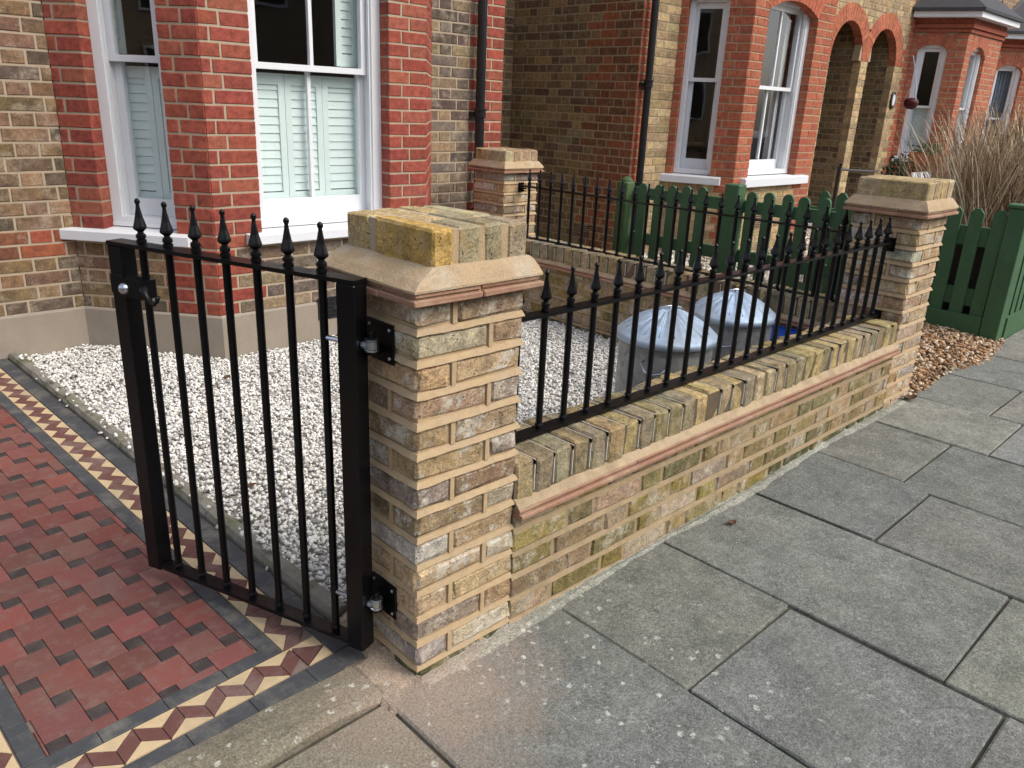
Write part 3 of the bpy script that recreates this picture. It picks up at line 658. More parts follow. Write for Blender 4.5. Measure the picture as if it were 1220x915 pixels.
    mb.ring(rings); mb.build('mortar_flaunching', 'cap_mortar', t)
    # bricks on edge
    D = cy1-cy0; Wd = cx1-cx0; nb_ = 4 if Wd > .3 else 4; bw = (Wd-3*.013)/4
    for i in range(4):
        xa = cx0+i*(bw+.013)
        if i == 0: segs_ = ((cy0, cy0+D*.655), (cy0+D*.655+.018, cy1))
        elif i % 2: segs_ = ((cy0, cy0+D*.33), (cy0+D*.33+.014, cy1))
        else: segs_ = ((cy0, cy0+D*.655), (cy0+D*.655+.014, cy1))
        for q, (ya, yb) in enumerate(segs_):
            col = (.48, .315, .10) if (i == 0 and q == 0 and seed == 21) else pick(CAPS, .12)
            mb = MB(); cbox(mb, (xa, ya, H+.031), (xa+bw, yb, zc1+random.uniform(-.002, .002)), .007, .0022, col); mb.build('cap_brick', 'cap_brick', t)
    mb = MB(); mb.box((cx0+.0035, cy0+.0035, H+.03), (cx1-.0035, cy1-.0035, zc1-.0045)); mb.build('cap_mortar', 'cap_mortar', t)
    return t
LX = 2.86
near_pier = pier('buff brick pier nearest the camera carrying the black gate', 0, 0, 0.0, 1.0, 21, capset=(.040, -.001, .328, .338, 1.06, 1.158))
far_pier = pier('buff brick pier at the far street corner beside the green fence', LX, 0, .06, 1.0, 22, capset=(LX+.004, .002, LX+.324, .326, 1.06, 1.158), n=14)
back_pier = pier('buff brick pier at the back of the garden near the downpipe', LX, 2.785, 0.0, .955, 23, capset=(LX+.004, 2.789, LX+.324, 3.108, 1.015, 1.105), n=13)
# foot of the near pier: green slimed plinth course left as it is (bricks below course 13)

# ================================================================== GARDEN WALLS
def garden_wall(label, A, B, seed, zlow, zc=.40, two_sided=True, nose=.030, mosscap='coping_brick', inner=True):
    random.seed(seed); np.random.seed(seed)
    t = thing('garden_wall', label, 'wall', (A[0], A[1], 0), group='low garden walls with brick on edge coping')
    fr = seg_frame(A, B); L = fr[3]; TH = .225
    faces = [(A, B, 0.0)]
    a2 = (B[0]-fr[2][0]*TH, B[1]-fr[2][1]*TH); b2 = (A[0]-fr[2][0]*TH, A[1]-fr[2][1]*TH)
    jm = MB(); allb = []
    for (p, q, ph) in ((A, B, 0.0), (a2, b2, .1)):
        f2, br, st = wall_bricks(p, q, zlow, zc, lambda s, z, w_: pick(STOCK_WALL, .2) if z > .03+.022*s*(seed == 31) else (.085, .088, .045), zb=zc-.075*8, phase=ph, proud=.001, depth=.10, ch=.0065, j=.0145, jit=.0028)
        for b in br:
            mb = MB(); mb.add(*b[:3]); mb.build('brick', 'wall_brick', t)
        for k_ in range(6):                                     # struck bed joints
            z1 = zc-.075*k_; z0 = z1-.0150
            if z1 < zlow: continue
            n_ = max(2, int(L/.06)); rings = []
            for i in range(n_+1):
                s = L*i/n_; e = random.uniform(-.0012, .0012)
                rings.append([wpt(f2, s, n, z+e*.7) for n, z in ((-.012, z0), (.0022+e, z0), (.0020+e, z0+.002), (-.0030, z1+.0005), (-.012, z1+.0005))])
            jm.ring(rings)
    pts = [wpt(fr, s, n, 0)[:2] for s, n in ((.002, -.005), (L-.002, -.005), (L-.002, -TH+.005), (.002, -TH+.005))]
    jm.prism(pts, zlow-.1, zc-.001); jm.build('mortar_joints', 'wall_mortar', t)
    # creasing: tile nose and mortar fillet on both faces
    for sgn, base, bd in ((1, 0.0, 1), (-1, -TH, -1)):
        for zc_, oo, hh in ((zc-.040, nose, .015), (zc-.0225, nose-.009, .012)):
            n_ = int(round(L/.26)); 
            for i in range(n_):
                s0, s1 = L*i/n_+.0006, L*(i+1)/n_-.0006; mb = MB(); rings = []
                na, nb2 = base+bd*oo, base-bd*.06
                r = lambda: random.uniform(-.0012, .0012); e1, e2 = r(), r()
                for s, e in ((s0, e1), (s1, e2)):
                    rings.append([wpt(fr, s, nn, zz+e) for nn, zz in ((nb2, zc_), (na-bd*.004, zc_), (na+e, zc_+.004), (na+e, zc_+hh-.003), (na-bd*.004, zc_+hh), (nb2, zc_+hh))])
                mb.ring(rings); mb.build('crease_tile', 'crease_tile', t)
        mb = MB(); rings = []; n_ = int(L/.035)
        for i in range(n_+1):
            s = L*i/n_; e = random.uniform(-.003, .003); e2 = random.uniform(-.003, .003)
            rings.append([wpt(fr, s, nn, zz) for nn, zz in ((base-bd*.05, zc-.01), (base+bd*(nose-.012+e*.4), zc-.0108), (base+bd*(nose-.013+e), zc-.008), (base+bd*(.008+e), zc+.000+e2), (base-bd*(.005), zc+.010+e2*.8), (base-bd*.05, zc+.010))])
        mb.ring(rings); mb.build('mortar_fillet', 'crease_fillet', t)
    # coping bricks on edge
    n_ = int(round(L/.0775)); wd = L/n_
    for i in range(n_):
        s0 = i*wd+.0048+random.uniform(-.0012, .0012); s1 = (i+1)*wd-.0048+random.uniform(-.0012, .0012)
        f0 = -.004+random.uniform(-.004, .004); zt = zc+.112+random.uniform(-.003, .003)
        mb = MB(); cbox(mb, (s0, -.215+f0, zc+.001), (s1, f0, zt), .0065, .0030, pick(COPING, .2))
        mb.v = [wpt(fr, x, y, z) for x, y, z in mb.v]; mb.build('coping_brick', mosscap, t)
    mb = MB(); pts = [wpt(fr, s, n, 0)[:2] for s, n in ((.001, -.0075), (L-.001, -.0075), (L-.001, -.212), (.001, -.212))]; mb.prism(pts, zc, zc+.1060); mb.build('coping_mortar', 'coping_mortar', t)
    # thin struck line of pale mortar standing at some coping joints
    mb = MB()
    for i in range(1, n_):
        s = i*wd-.0042
        if random.random() < .8:
            e = random.uniform(.0, .0015)
            a = [(s-.0012, -.006, zc+.03), (s+.0012, -.006, zc+.03), (s+.0012, .0005+e-.004, zc+.02), (s-.0012, .0005+e-.004, zc+.02)]
            for (n0, n1, z0, z1) in ((-.05, -.0015, zc+.020, zc+.1105), (-.205, -.0015, zc+.098, zc+.1125)):
                vs = [wpt(fr, ss, nn, zz) for zz in (z0, z1) for ss, nn in ((s-.0013, n0), (s+.0013, n0), (s+.0013, n1), (s-.0013, n1))]
                mb.add(vs, [(0, 1, 2, 3)[::-1], (4, 5, 6, 7), (0, 1, 5, 4), (1, 2, 6, 5), (2, 3, 7, 6), (3, 0, 4, 7)])
    mb.build('pointing_lines', 'pale_stone', t)
    return t
front_wall = garden_wall('low buff brick wall along the pavement under the long railing', (.3285, 0.0), (LX-.001, 0.0), 31, -.02)
side_wall = garden_wall('low brick side wall between the garden and next door behind the dustbins', (LX+.06, 2.784), (LX+.06, .329), 32, -.02)
# cement fillet at the foot of wall and piers on the street side
mb = MB(); rings = []; n_ = 90; random.seed(9)
for i in range(n_+1):
    x = .004+(LX+.33-.004)*i/n_; e = random.uniform(-.005, .005); wv = .032+.012*sin(x*5)+e; hgt = .004+.004*sin(x*3.1+1)+e*.4
    if x < .5: wv += .012*(1-x/.5)
    rings.append([(x, .008, zp(x)-.04), (x, .008, zp(x)+hgt+.004), (x, -.002, zp(x)+hgt), (x, -wv*.5, zp(x)+.006), (x, -wv, zp(x)+.0008), (x, -wv, zp(x)-.04)])
mb.col = (.30, .30, .27); mb.ring([r_[::-1] for r_ in rings]); mb.build('mortar_fillet', 'slab', pav)
# ================================================================== HOUSES
def upper_mat():
    k = NT('upper storey brickwork'); b = k.n('ShaderNodeTexBrick', {'Scale': 1.0, 'Mortar Size': .005, 'Brick Width': .225, 'Row Height': .075, 'Color1': (.20, .13, .08, 1), 'Color2': (.26, .17, .10, 1), 'Mortar': (.38, .31, .22, 1)})
    p = k.n('ShaderNodeSeparateXYZ', {0: k.pos()}); s_ = k.math('ADD', p.outputs[0], p.outputs[1]); v = k.n('ShaderNodeCombineXYZ', {0: s_, 1: p.outputs[2]}); k.t.links.new(v.outputs[0], b.inputs['Vector'])
    return k.bsdf(b.outputs[0], .9)
M['upper'] = upper_mat()
def sbox(mb, fr, s0, s1, n0, n1, z0, z1, col=None):
    P = [wpt(fr, s, n, z) for z in (z0, z1) for s, n in ((s0, n1), (s1, n1), (s1, n0), (s0, n0))]
    mb.add(P, [(0, 3, 2, 1), (4, 5, 6, 7), (0, 1, 5, 4), (1, 2, 6, 5), (2, 3, 7, 6), (3, 0, 4, 7)], col)
def obox(name, mat, root, fr, *a, **k):
    mb = MB(); sbox(mb, fr, *a); return mb.build(name, mat, root, **k)
def sash(root, fr, s0, s1, z0, z1, meet, bar=False, inset=.085, jamb=.055, horn=True, lowbar=True, extra=None):
    """box sash window: frame part with sashes, bars and panes as sub-parts"""
    n0 = -inset
    mb = MB(); sbox(mb, fr, s0, s0+jamb, n0-.12, n0, z0, z1); sbox(mb, fr, s1-jamb, s1, n0-.12, n0, z0, z1); sbox(mb, fr, s0+jamb, s1-jamb, n0-.12, n0+.001, z1-.05, z1-.001); sbox(mb, fr, s0+jamb, s1-jamb, n0-.12, n0+.001, z0-.002, z0+.035)
    sbox(mb, fr, s0+jamb+.0, s0+jamb+.012, n0-.03, n0-.012, z0+.035, z1-.05); sbox(mb, fr, s1-jamb-.012, s1-jamb, n0-.03, n0-.012, z0+.035, z1-.05)
    win = mb.build('sash_window', 'white_paint', root)
    a, b = s0+jamb+.001, s1-jamb-.001; st = .042
    for nm, na, zb_, zt_, br, tr in (('upper', n0-.045, meet-.018, z1-.051, .034, .05), ('lower', n0-.088, z0+.036, meet+.016, .092, .034)):
        mb = MB(); d = .036
        sbox(mb, fr, a, a+st, na-d, na, zb_, zt_); sbox(mb, fr, b-st, b, na-d, na, zb_, zt_); sbox(mb, fr, a+st, b-st, na-d, na+.0008, zb_+.0004, zb_+br); sbox(mb, fr, a+st, b-st, na-d, na+.0008, zt_-tr, zt_-.0004)
        mb.build('sash', 'white_paint', win)
        panes = [(a+st, b-st)]
        if bar and (nm == 'upper' or lowbar):
            m_ = (a+b)/2; obox('glazing_bar', 'white_paint', win, fr, m_-.011, m_+.011, na-.03, na-.002, zb_+br, zt_-tr); panes = [(a+st, m_-.011), (m_+.011, b-st)]
        for p, q in panes:
            mb = MB(); sbox(mb, fr, p-.004, q+.004, na-.019, na-.015, zb_+br-.004, zt_-tr+.004); mb.build('glass_pane', 'glass', win)
    return win
def shutter(root, fr, s0, s1, z0, z1, n, mat='shutter', tiltz=.35, stile=.038, pitch=.047):
    mb = MB(); sbox(mb, fr, s0, s0+stile, n-.026, n, z0, z1); sbox(mb, fr, s1-stile, s1, n-.026, n, z0, z1); sbox(mb, fr, s0+stile, s1-stile, n-.026, n, z0, z0+.07); sbox(mb, fr, s0+stile, s1-stile, n-.026, n, z1-.06, z1)
    sh = mb.build('window_shutter', mat, root); z = z0+.075
    while z < z1-.075:
        m2 = MB(); h = .042; vs = [wpt(fr, s, nn, zz) for s in (s0+stile, s1-stile) for nn, zz in ((n-.010, z), (n-.007, z+.002), (n-.014, z+h+.0048), (n-.019, z+h+.004))]
        m2.add(vs, [(0, 1, 2, 3), (7, 6, 5, 4), (0, 4, 5, 1), (1, 5, 6, 2), (2, 6, 7, 3), (3, 7, 4, 0)]); m2.build('louvre', mat, sh); z += pitch
def sill(root, fr, s0, s1, zt, h, out=.07, back=.12):
    mb = MB(); rings = []
    for s in (s0, s1): rings.append([wpt(fr, s, n, z) for n, z in ((-back, zt-h), (out-.004, zt-h), (out, zt-h+.004), (out, zt-.010), (out-.006, zt-.004), (-back, zt+.010))])
    mb.ring(rings); return mb.build('window_sill', 'sill_paint', root)
def arch_open(c, hw, zspring, R, zc, ring=0.0):
    def f(z):
        if z <= zspring: return (c-hw, c+hw)
        rr = R+ring; d = rr*rr-(z-zc)**2
        if d <= 0: return None
        h = sqrt(d); h = min(h, hw+ring if z > zspring else hw); return (c-h, c+h)
    return f
def voussoirs(root, fr, c, zc, R, ring, a0, a1, n, pal, mat, depth=.10, proud=.005):
    m_ = MB(); 
    for i in range(n):
        t0 = a0+(a1-a0)*(i+.04)/n; t1 = a0+(a1-a0)*(i+.96)/n; e = random.uniform(-.001, .001); mb = MB()
        P = [wpt(fr, c+r*cos(t), nn, zc+r*sin(t)) for nn in (proud+e, -depth) for r, t in ((R, t1), (R, t0), (R+ring-.008, t0), (R+ring-.008, t1))]
        mb.add(P, [(0, 1, 2, 3), (7, 6, 5, 4), (0, 4, 5, 1), (1, 5, 6, 2), (2, 6, 7, 3), (3, 7, 4, 0)], pick(pal, .12)); mb.build('brick', mat, root)
    k_ = 24; rings = []; ex = .07 if a0 < pi-.01 else 0
    for i in range(k_+1):
        t = (a0+ex)+(a1-a0-2*ex)*i/k_; rings.append([wpt(fr, c+r*cos(t), nn, zc+r*sin(t)) for r, nn in ((R+(.003 if ex == 0 or 0 < i < k_ else .003), -.0012), (R+ring+.065, -.0012), (R+ring+.065, -depth+.006), (R+.003, -depth+.006))])
    m_.ring(rings); return m_
def tooth(z, a, b, crs=.075): return a if int(round(z/crs-.5)) % 2 == 0 else b
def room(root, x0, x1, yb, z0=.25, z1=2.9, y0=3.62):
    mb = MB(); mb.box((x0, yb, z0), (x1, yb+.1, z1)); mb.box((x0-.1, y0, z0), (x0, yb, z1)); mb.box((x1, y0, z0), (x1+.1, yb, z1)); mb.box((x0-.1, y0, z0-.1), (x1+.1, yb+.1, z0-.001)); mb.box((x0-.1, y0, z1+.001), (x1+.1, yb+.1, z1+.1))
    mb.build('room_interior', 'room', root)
def downpipe(root, x, y, z0, z1, brz, r=.036):
    mb = MB(); mb.lathe([(r, z0), (r, z1)], 14, (x, y, 0)); 
    for z in brz: mb.lathe([(r, z-.06), (r+.009, z-.058), (r+.009, z-.01), (r+.013, z-.008), (r+.013, z+.006), (r, z+.008)], 14, (x, y, 0))
    p = mb.build('downpipe', 'pipe', root, smooth=False)
    for z in brz: mb = MB(); mb.box((x-.055, y+.018, z-.05), (x-.028, y+.072, z-.02)); mb.box((x+.028, y+.018, z-.05), (x+.055, y+.072, z-.02)); mb.build('pipe_bracket', 'pipe', p)
# ---------------------------------------------------------------- house 1
random.seed(41); np.random.seed(41)
h1 = thing('terraced_house', 'brown brick house with red brick bay window and white shuttered sashes behind the gate', 'house', (0, 3.49, 0), group='brick terraced houses with bay windows')
F = 3.49; ZT = 2.62; bricks = []; mort = MB()
FO, CO, CR, FR_ = (.28, F), (.80, 2.86), (2.232, 2.86), (2.76, F)
PL = .228
def red1(z): return z > .60
cf = []
def run(A, B, pal, ops=lambda z: [], z0=PL, z1=ZT, phase=0.0, mo=None, br=None, **kw):
    fr, b, st = wall_bricks(A, B, z0, z1, pal, ops, phase=phase, **kw); (br if br is not None else bricks).extend(b); mortar_strips(mo if mo is not None else mort, fr, st); return fr
stp = lambda: pick(HOUSE_STOCK, .14)
def pal_left(s, z, w_):
    if .60 < z < .675: return pick(HOUSE_REDST, .15)
    if .525 < z < .60 and random.random() < .45: return pick(HOUSE_REDST, .15)
    return stp()
run((-2.2, F), FO, pal_left, zb=.0)
WZ0, WZ1 = .668, 2.36; WO = .61
angL = seg_frame(FO, CO)
frA = run(FO, CO, lambda s, z, w_: pick(HOUSE_RED, .08) if (z > WZ0 or s > .60 or random.random() < .12) else stp(), lambda z: [(.185, .603)] if WO < z < WZ1 else [])
def pal_front(s, z, w_):
    if z > WZ0: return pick(HOUSE_RED, .08)
    if s < tooth(z, .22, .11) or s > 1.43-tooth(z, .11, .22): return pick(HOUSE_RED, .12)
    return pick(GREY_STOCK, .15)
frB = run(CO, CR, pal_front, lambda z: [(.272, 1.146)] if WO < z < WZ1 else [], phase=.06)
run(CR, FR_, lambda s, z, w_: pick(HOUSE_RED, .1), phase=.05)
fr2 = run(FR_, (3.462, F), lambda s, z, w_: pick(HOUSE_RED, .15) if s > .70-tooth(z, .30, .19) or s < .03 else pick(GREY_STOCK, .16), phase=.02)
run((3.462, F), (3.462, 5.16), lambda s, z, w_: pick(SIDE_STOCK, .15))
place_bricks(h1, bricks, lambda c: 'red_brick' if c[0] > 2.9*c[1] and c[0] > .2 else 'house_brick')
mort.build('mortar', 'house_mortar', h1)
# plinth
mb = MB()
pl = [(-2.2, F), FO, CO, CR, FR_, (3.462, F)]; off = [(-2.2, F-.016), (.272, F-.016), (.794, 2.844), (2.24, 2.844), (2.768, F-.016), (3.478, F-.016), (3.478, F+.2), (-2.2, F+.2)]
n = len(off); rings = [[(x, y, z) for x, y in off] for z in (-.25, PL-.012)]; inn = [(-2.2, F-.0), (.279, F-.002), (.80, 2.858), (2.232, 2.858), (2.761, F-.002), (3.464, F-.002), (3.464, F+.19), (-2.2, F+.19)]
rings.append([(x, y, PL) for x, y in inn]); mb.ring(rings); mb.build('plinth', 'render', h1)
mb = MB(); mb.box((-2.2, F, ZT+.005), (3.46, F+.1, 5.8)); mb.prism([(.28, F-.001), (.80, 2.865), (2.232, 2.865), (2.76, F-.001)], ZT+.005, 3.1); mb.box((-2.2, F+.1, 5.5), (3.46, 9, 5.8)); mb.box((3.36, F+.101, ZT+.005), (3.46, 9, 5.5)); mb.build('upper_wall', 'upper', h1)
# windows of the bay
sash(h1, frB, .272, 1.146, .70, WZ1, 1.556, bar=True, jamb=.062)
sill(h1, frB, .175, 1.235, .674, .062, out=.06, back=.18)
sash(h1, frA, .185, .603, .70, WZ1, 1.556, bar=False, jamb=.055)
sill(h1, frA, -.045, .69, .674, .062, out=.06, back=.18)
mb = MB(); sbox(mb, frB, .274, 1.144, -.19, -.075, .684, .7025); sbox(mb, frA, .187, .601, -.19, -.075, .684, .7025); mb.build('window_subsill', 'white_paint', h1)
for a, b in ((.335, .575), (.578, .82), (.822, 1.085)): shutter(h1, frB, a, b, .79, 1.52 , -.222)
for a, b in ((.235, .415), (.418, .60)): shutter(h1, frA, a, b, .79, 1.52, -.222)
shutter(h1, frB, .93, 1.085, 1.58, 2.32, -.225)
shutter(h1, frA, .225, .27, 1.58, 2.32, -.235, stile=.012)
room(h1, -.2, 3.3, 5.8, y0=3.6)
mb = MB(); mb.box((1.0, 5.2, .3), (2.0, 5.6, 1.95)); mb.box((2.3, 4.6, .3), (2.9, 5.3, 1.7)); mb.box((.3, 4.4, .3), (.9, 4.9, 1.85)); mb.build('brown_blocks', 'brown_blocks', h1)  # brown blocks added indoors for the brown shapes reflected in the upper panes
downpipe(h1, 3.175, 3.42, -.02, 5.5, [.62, 1.36, 2.7])
# iron air vent in the plinth
mb = MB(); 
for i in range(7):
    x = 1.40+i*.033; mb.box((x, 2.838, .118), (x+.006, 2.842, .245))
for i in range(6): z = .118+i*.0245; mb.box((1.40, 2.8375, z), (1.604, 2.8415, z+.006))
for i in range(6):
    for j in range(4): cx_, cz_ = 1.42+i*.033, .134+j*.030; mb.tube([(cx_+.009*cos(a), 2.839, cz_+.009*sin(a)) for a in [2*pi*q/8 for q in range(9)]], .002, 4)
v = mb.build('air_vent', 'vent_iron', h1); mb = MB(); mb.box((1.395, 2.8425, .113), (1.61, 2.8445, .25)); mb.build('vent_backing', 'pipe', v)

# ---------------------------------------------------------------- house 2 (next door) with bay and the shared porch arches
random.seed(42); np.random.seed(42)
h2 = thing('terraced_house', 'neighbouring house with orange red bay, buff brick and the arched porches', 'house', (5.146, F, 0), group='brick terraced houses with bay windows')
b2 = []; m2 = MB(); Z2 = 3.05
f2 = (5.70, F), (5.95, 2.86), (7.50, 2.86), (7.75, F)
sd = lambda: pick(SIDE_STOCK, .16)
run((5.146, 5.16), (5.146, F), lambda s, z, w_: (pick(SIDE_RED, .15) if s > 1.67-tooth(z, .56, .44) else sd()), z0=-.03, z1=Z2, mo=m2, br=b2)
run((3.45, 5.16), (5.146, 5.16), lambda s, z, w_: sd(), z0=-.03, z1=Z2, mo=m2, br=b2)
bf = lambda: pick(NEXT_BUFF, .14)
run((5.146, F), f2[0], lambda s, z, w_: pick(NEXT_RED, .1) if s < tooth(z, .22, .11) else bf(), z0=0, z1=Z2, mo=m2, br=b2)
SZ = .80
rd = lambda: pick(NEXT_RED, .1)
fa = run(f2[0], f2[1], lambda s, z, w_: rd() if z > SZ or s > .5 else bf(), lambda z: [(.072, .452)] if .76 < z < 2.42 else [], z0=0, z1=Z2, mo=m2, br=b2)
# front opening with segmental head
oc, ohw = .725, .475; Rz = 1.05; zc_f = 2.44-Rz; zs_f = zc_f+sqrt(Rz*Rz-ohw*ohw)
fo = arch_open(oc, ohw, zs_f, Rz, zc_f); fo2 = arch_open(oc, ohw, zs_f, Rz, zc_f, .20)
def ops_f(z):
    if not .76 < z: return []
    if z <= zs_f: return [(oc-ohw, oc+ohw)]
    r_ = fo2(z) ; return [r_] if r_ else []
def fit(z):   # wall either side of the ring
    if z <= .76: return []
    if z <= zs_f: return [(oc-ohw, oc+ohw)]
    rr = Rz+.20; d = rr*rr-(z-zc_f)**2; h_ = min(sqrt(max(d, 0)), (z-zc_f)*ohw/sqrt(Rz*Rz-ohw*ohw))
    return [(oc-h_, oc+h_)] if d > 0 else []
ff = run(f2[1], f2[2], lambda s, z, w_: rd() if z > SZ or s < .2 or s > 1.25 else bf(), fit, z0=0, z1=Z2, mo=m2, br=b2)
aa = math.acos(ohw/Rz)
mv = voussoirs(h2, ff, oc, zc_f, Rz, .20, pi-aa, aa, 15, NEXT_RED, 'red_brick')
mv.build('mortar', 'next_mortar', h2)
run(f2[2], f2[3], lambda s, z, w_: rd(), z0=0, z1=Z2, mo=m2, br=b2)
# facade with two round headed porch openings
AX0 = 7.75; arcs = [(9.23-AX0, .43, 2.10), (10.285-AX0, .425, 2.10)]
def ops_p(z):
    o_ = []
    for c_, R_, zc_ in arcs:
        if z < zc_: o_.append((c_-R_, c_+R_))
        else:
            d = (R_+.215)**2-(z-zc_)**2
            if d > 0: h_ = sqrt(d); h_ = min(h_, R_+.215); o_.append((c_-h_, c_+h_))
    o_.sort()
    if len(o_) == 2 and o_[0][1] > o_[1][0]: mid = (o_[0][1]+o_[1][0])/2; o_ = [(o_[0][0], o_[1][1])]
    return o_
def pal_p(s, z, w_):
    if s < .9: return rd() if s > .75-.0 else bf()
    if s > 3.05 and s < 3.5 and z < 1e9: return rd() if s > 3.4-tooth(z, .22, .11) else bf()
    return bf()
fp = run((AX0, F), (11.16, F), pal_p, ops_p, z0=0, z1=3.3, mo=m2, br=b2)
for c_, R_, zc_ in arcs:
    mv = voussoirs(h2, fp, c_, zc_, R_, .205, pi, 0, 24, [(.37, .125, .07), (.40, .14, .08), (.35, .115, .065)], 'red_brick'); mv.build('mortar', 'next_mortar', h2)
# porch side walls seen through the arches
for xq in (9.66+.0, 10.71):
    run((xq, 4.9), (xq, F+.102), lambda s, z, w_: sd(), z0=0, z1=3.0, mo=m2, br=b2)
run((8.7, 4.9), (9.66, 4.9), lambda s, z, w_: sd(), z0=0, z1=3.0, mo=m2, br=b2)
mb = MB(); mb.box((9.76, F+.101, 0), (9.86, 4.9, 3.0)); mb.box((8.68, F+.101, 0), (8.79, 5.0, 3.0)); mb.box((8.68, F+.101, 3.001), (11.0, 5.0, 3.05)); mb.box((9.87, 4.9, 0), (10.7, 5.0, 3.0)); mb.build('porch_wall', 'upper', h2)
place_bricks(h2, b2, lambda c: 'red_brick' if c[0] > 2.4*c[1] and c[0] > .2 else 'next_brick')
m2.build('mortar', 'next_mortar', h2)
mb = MB(); mb.box((5.146, F, 3.305), (11.15, F+.1, 5.8)); mb.box((5.146, F+.001, 3.055), (7.7, F+.1, 3.304)); mb.prism([(5.70, F-.001), (5.95, 2.865), (7.50, 2.865), (7.75, F-.001)], 3.055, 3.3); mb.box((5.15, F+.101, 3.055), (5.25, 9, 5.8)); mb.box((5.25, F+.1, 5.5), (11.15, 9, 5.799)); mb.box((3.462, 5.16, 3.055), (5.146, 5.26, 5.8)); mb.build('upper_wall', 'upper', h2)
sash(h2, fa, .072, .452, .84, 2.42, 1.70, jamb=.04, inset=.06)
sill(h2, fa, -.04, .56, .82, .075, out=.07, back=.17)
wn = sash(h2, ff, oc-ohw, oc+ohw, .84, 2.46, 1.66, bar=True, jamb=.075, inset=.085)
sill(h2, ff, oc-ohw-.13, oc+ohw+.19, .815, .085, out=.07, back=.18)
mb = MB(); sbox(mb, fa, .074, .45, -.18, -.055, .83, .8425); sbox(mb, ff, oc-ohw+.002, oc+ohw-.002, -.19, -.08, .83, .8425); mb.build('window_subsill', 'white_paint', h2)
room(h2, 5.3, 8.5, 6.0, y0=3.62); mb = MB(); mb.box((6.5, 5.4, .3), (7.4, 5.8, 1.9)); mb.box((7.0, 3.3, .3), (7.08, 3.9, 2.3)); mb.build('brown_blocks', 'brown_blocks', h2)
mb = MB(); sbox(mb, ff, 1.02, 1.08, -.30, -.24, .9, 2.38); mb.build('curtain', 'curtain', h2)
downpipe(h2, 5.215, 3.42, 0, 5.5, [.6, 1.66, 2.75], r=.034)
mb = MB(); 
for i in range(6): mb.box((5.1405, 3.93, .155+i*.021), (5.1415, 4.15, .166+i*.021))
v = mb.build('air_brick', 'room', h2); mb = MB(); mb.box((5.1417, 3.92, .145), (5.15, 4.16, .29)); mb.build('air_brick_face', 'air_brick', v)
mb = MB(); mb.box((6.36, 2.852, .30), (6.57, 2.8555, .44)); v = mb.build('air_brick', 'air_brick', h2); mb = MB()
for i in range(6): mb.box((6.37, 2.850, .312+i*.021), (6.56, 2.8517, .322+i*.021))
mb.build('air_brick_slot', 'room', v)
# ---------------------------------------------------------------- houses 3 and 4
def bay_house(root, fold, corner, right, foldR, seed, zc, zsill, opA, opF, red, o4=None, meet=1.62, wtop=2.36):
    random.seed(seed); np.random.seed(seed); br = []; mo = MB(); pr = lambda: pick(red, .1)
    def ops(op):
        c_, hw = (op[0]+op[1])/2, (op[1]-op[0])/2; R_ = hw*1.35; zz = wtop+.05-R_; zs = zz+sqrt(R_*R_-hw*hw)
        def f(z):
            if z < zsill: return []
            if z <= zs: return [op]
            d = (R_+.16)**2-(z-zz)**2
            h_ = min(sqrt(max(d, 0)), (z-zz)*hw/sqrt(R_*R_-hw*hw)); return [(c_-h_, c_+h_)] if d > 0 else []
        return f, c_, zz, R_, math.acos(hw/R_)
    fA, cA, zA, RA, aA = ops(opA)
    frA_ = run(fold, corner, lambda s, z, w_: pr(), fA, z0=0, z1=zc, mo=mo, br=br, proud=.003)
    mv = voussoirs(root, frA_, cA, zA, RA, .16, pi-aA, aA, 9, red, 'red_brick'); mv.build('mortar', 'next_mortar', root)
    fF, cF, zF, RF, aF = ops(opF)
    frF = run(corner, right, lambda s, z, w_: pr(), fF, z0=0, z1=zc, mo=mo, br=br, proud=.003)
    mv = voussoirs(root, frF, cF, zF, RF, .16, pi-aF, aF, 11, red, 'red_brick'); mv.build('mortar', 'next_mortar', root)
    run(right, foldR, lambda s, z, w_: pr(), z0=0, z1=zc, mo=mo, br=br)
    return frA_, frF, br, mo
def corbels(root, pts, z, red_mat='red_brick'):
    for q, (h, o_) in enumerate(((.06, .03), (.055, .055), (.05, .03))):
        mb = MB(); zz = z+[0, .075, .16][q]
        P = [(x-o_ if i == 0 else x+(o_ if i == len(pts)-1 else 0), y-o_) for i, (x, y) in enumerate(pts)]
        mb.prism(P+[(pts[-1][0], pts[-1][1]+.3), (pts[0][0], pts[0][1]+.3)], zz, zz+h, col=(.30, .09, .055)); mb.build('brick_cornice', red_mat, root)
RED3 = [(.38, .13, .078), (.41, .145, .085), (.35, .12, .072), (.39, .128, .075)]
h3 = thing('terraced_house', 'third house along with single storey red bay under a slate roof and white fascia', 'house', (11.16, F, 0), group='brick terraced houses with bay windows')
C3 = [(11.165, F), (11.40, 2.86), (12.78, 2.86), (13.05, F)]
fa3, ff3, br3, mo3 = bay_house(h3, C3[0], C3[1], C3[2], C3[3], 43, 2.56, .90, (.085, .455), (.22, .80), RED3)
run(C3[3], (14.4, F), lambda s, z, w_: pick(NEXT_BUFF, .1), z0=0, z1=2.9, mo=mo3, br=br3)
place_bricks(h3, br3, lambda c: 'red_brick' if c[0] > 2.4*c[1] else 'next_brick', limit=280); mo3.build('mortar', 'next_mortar', h3)
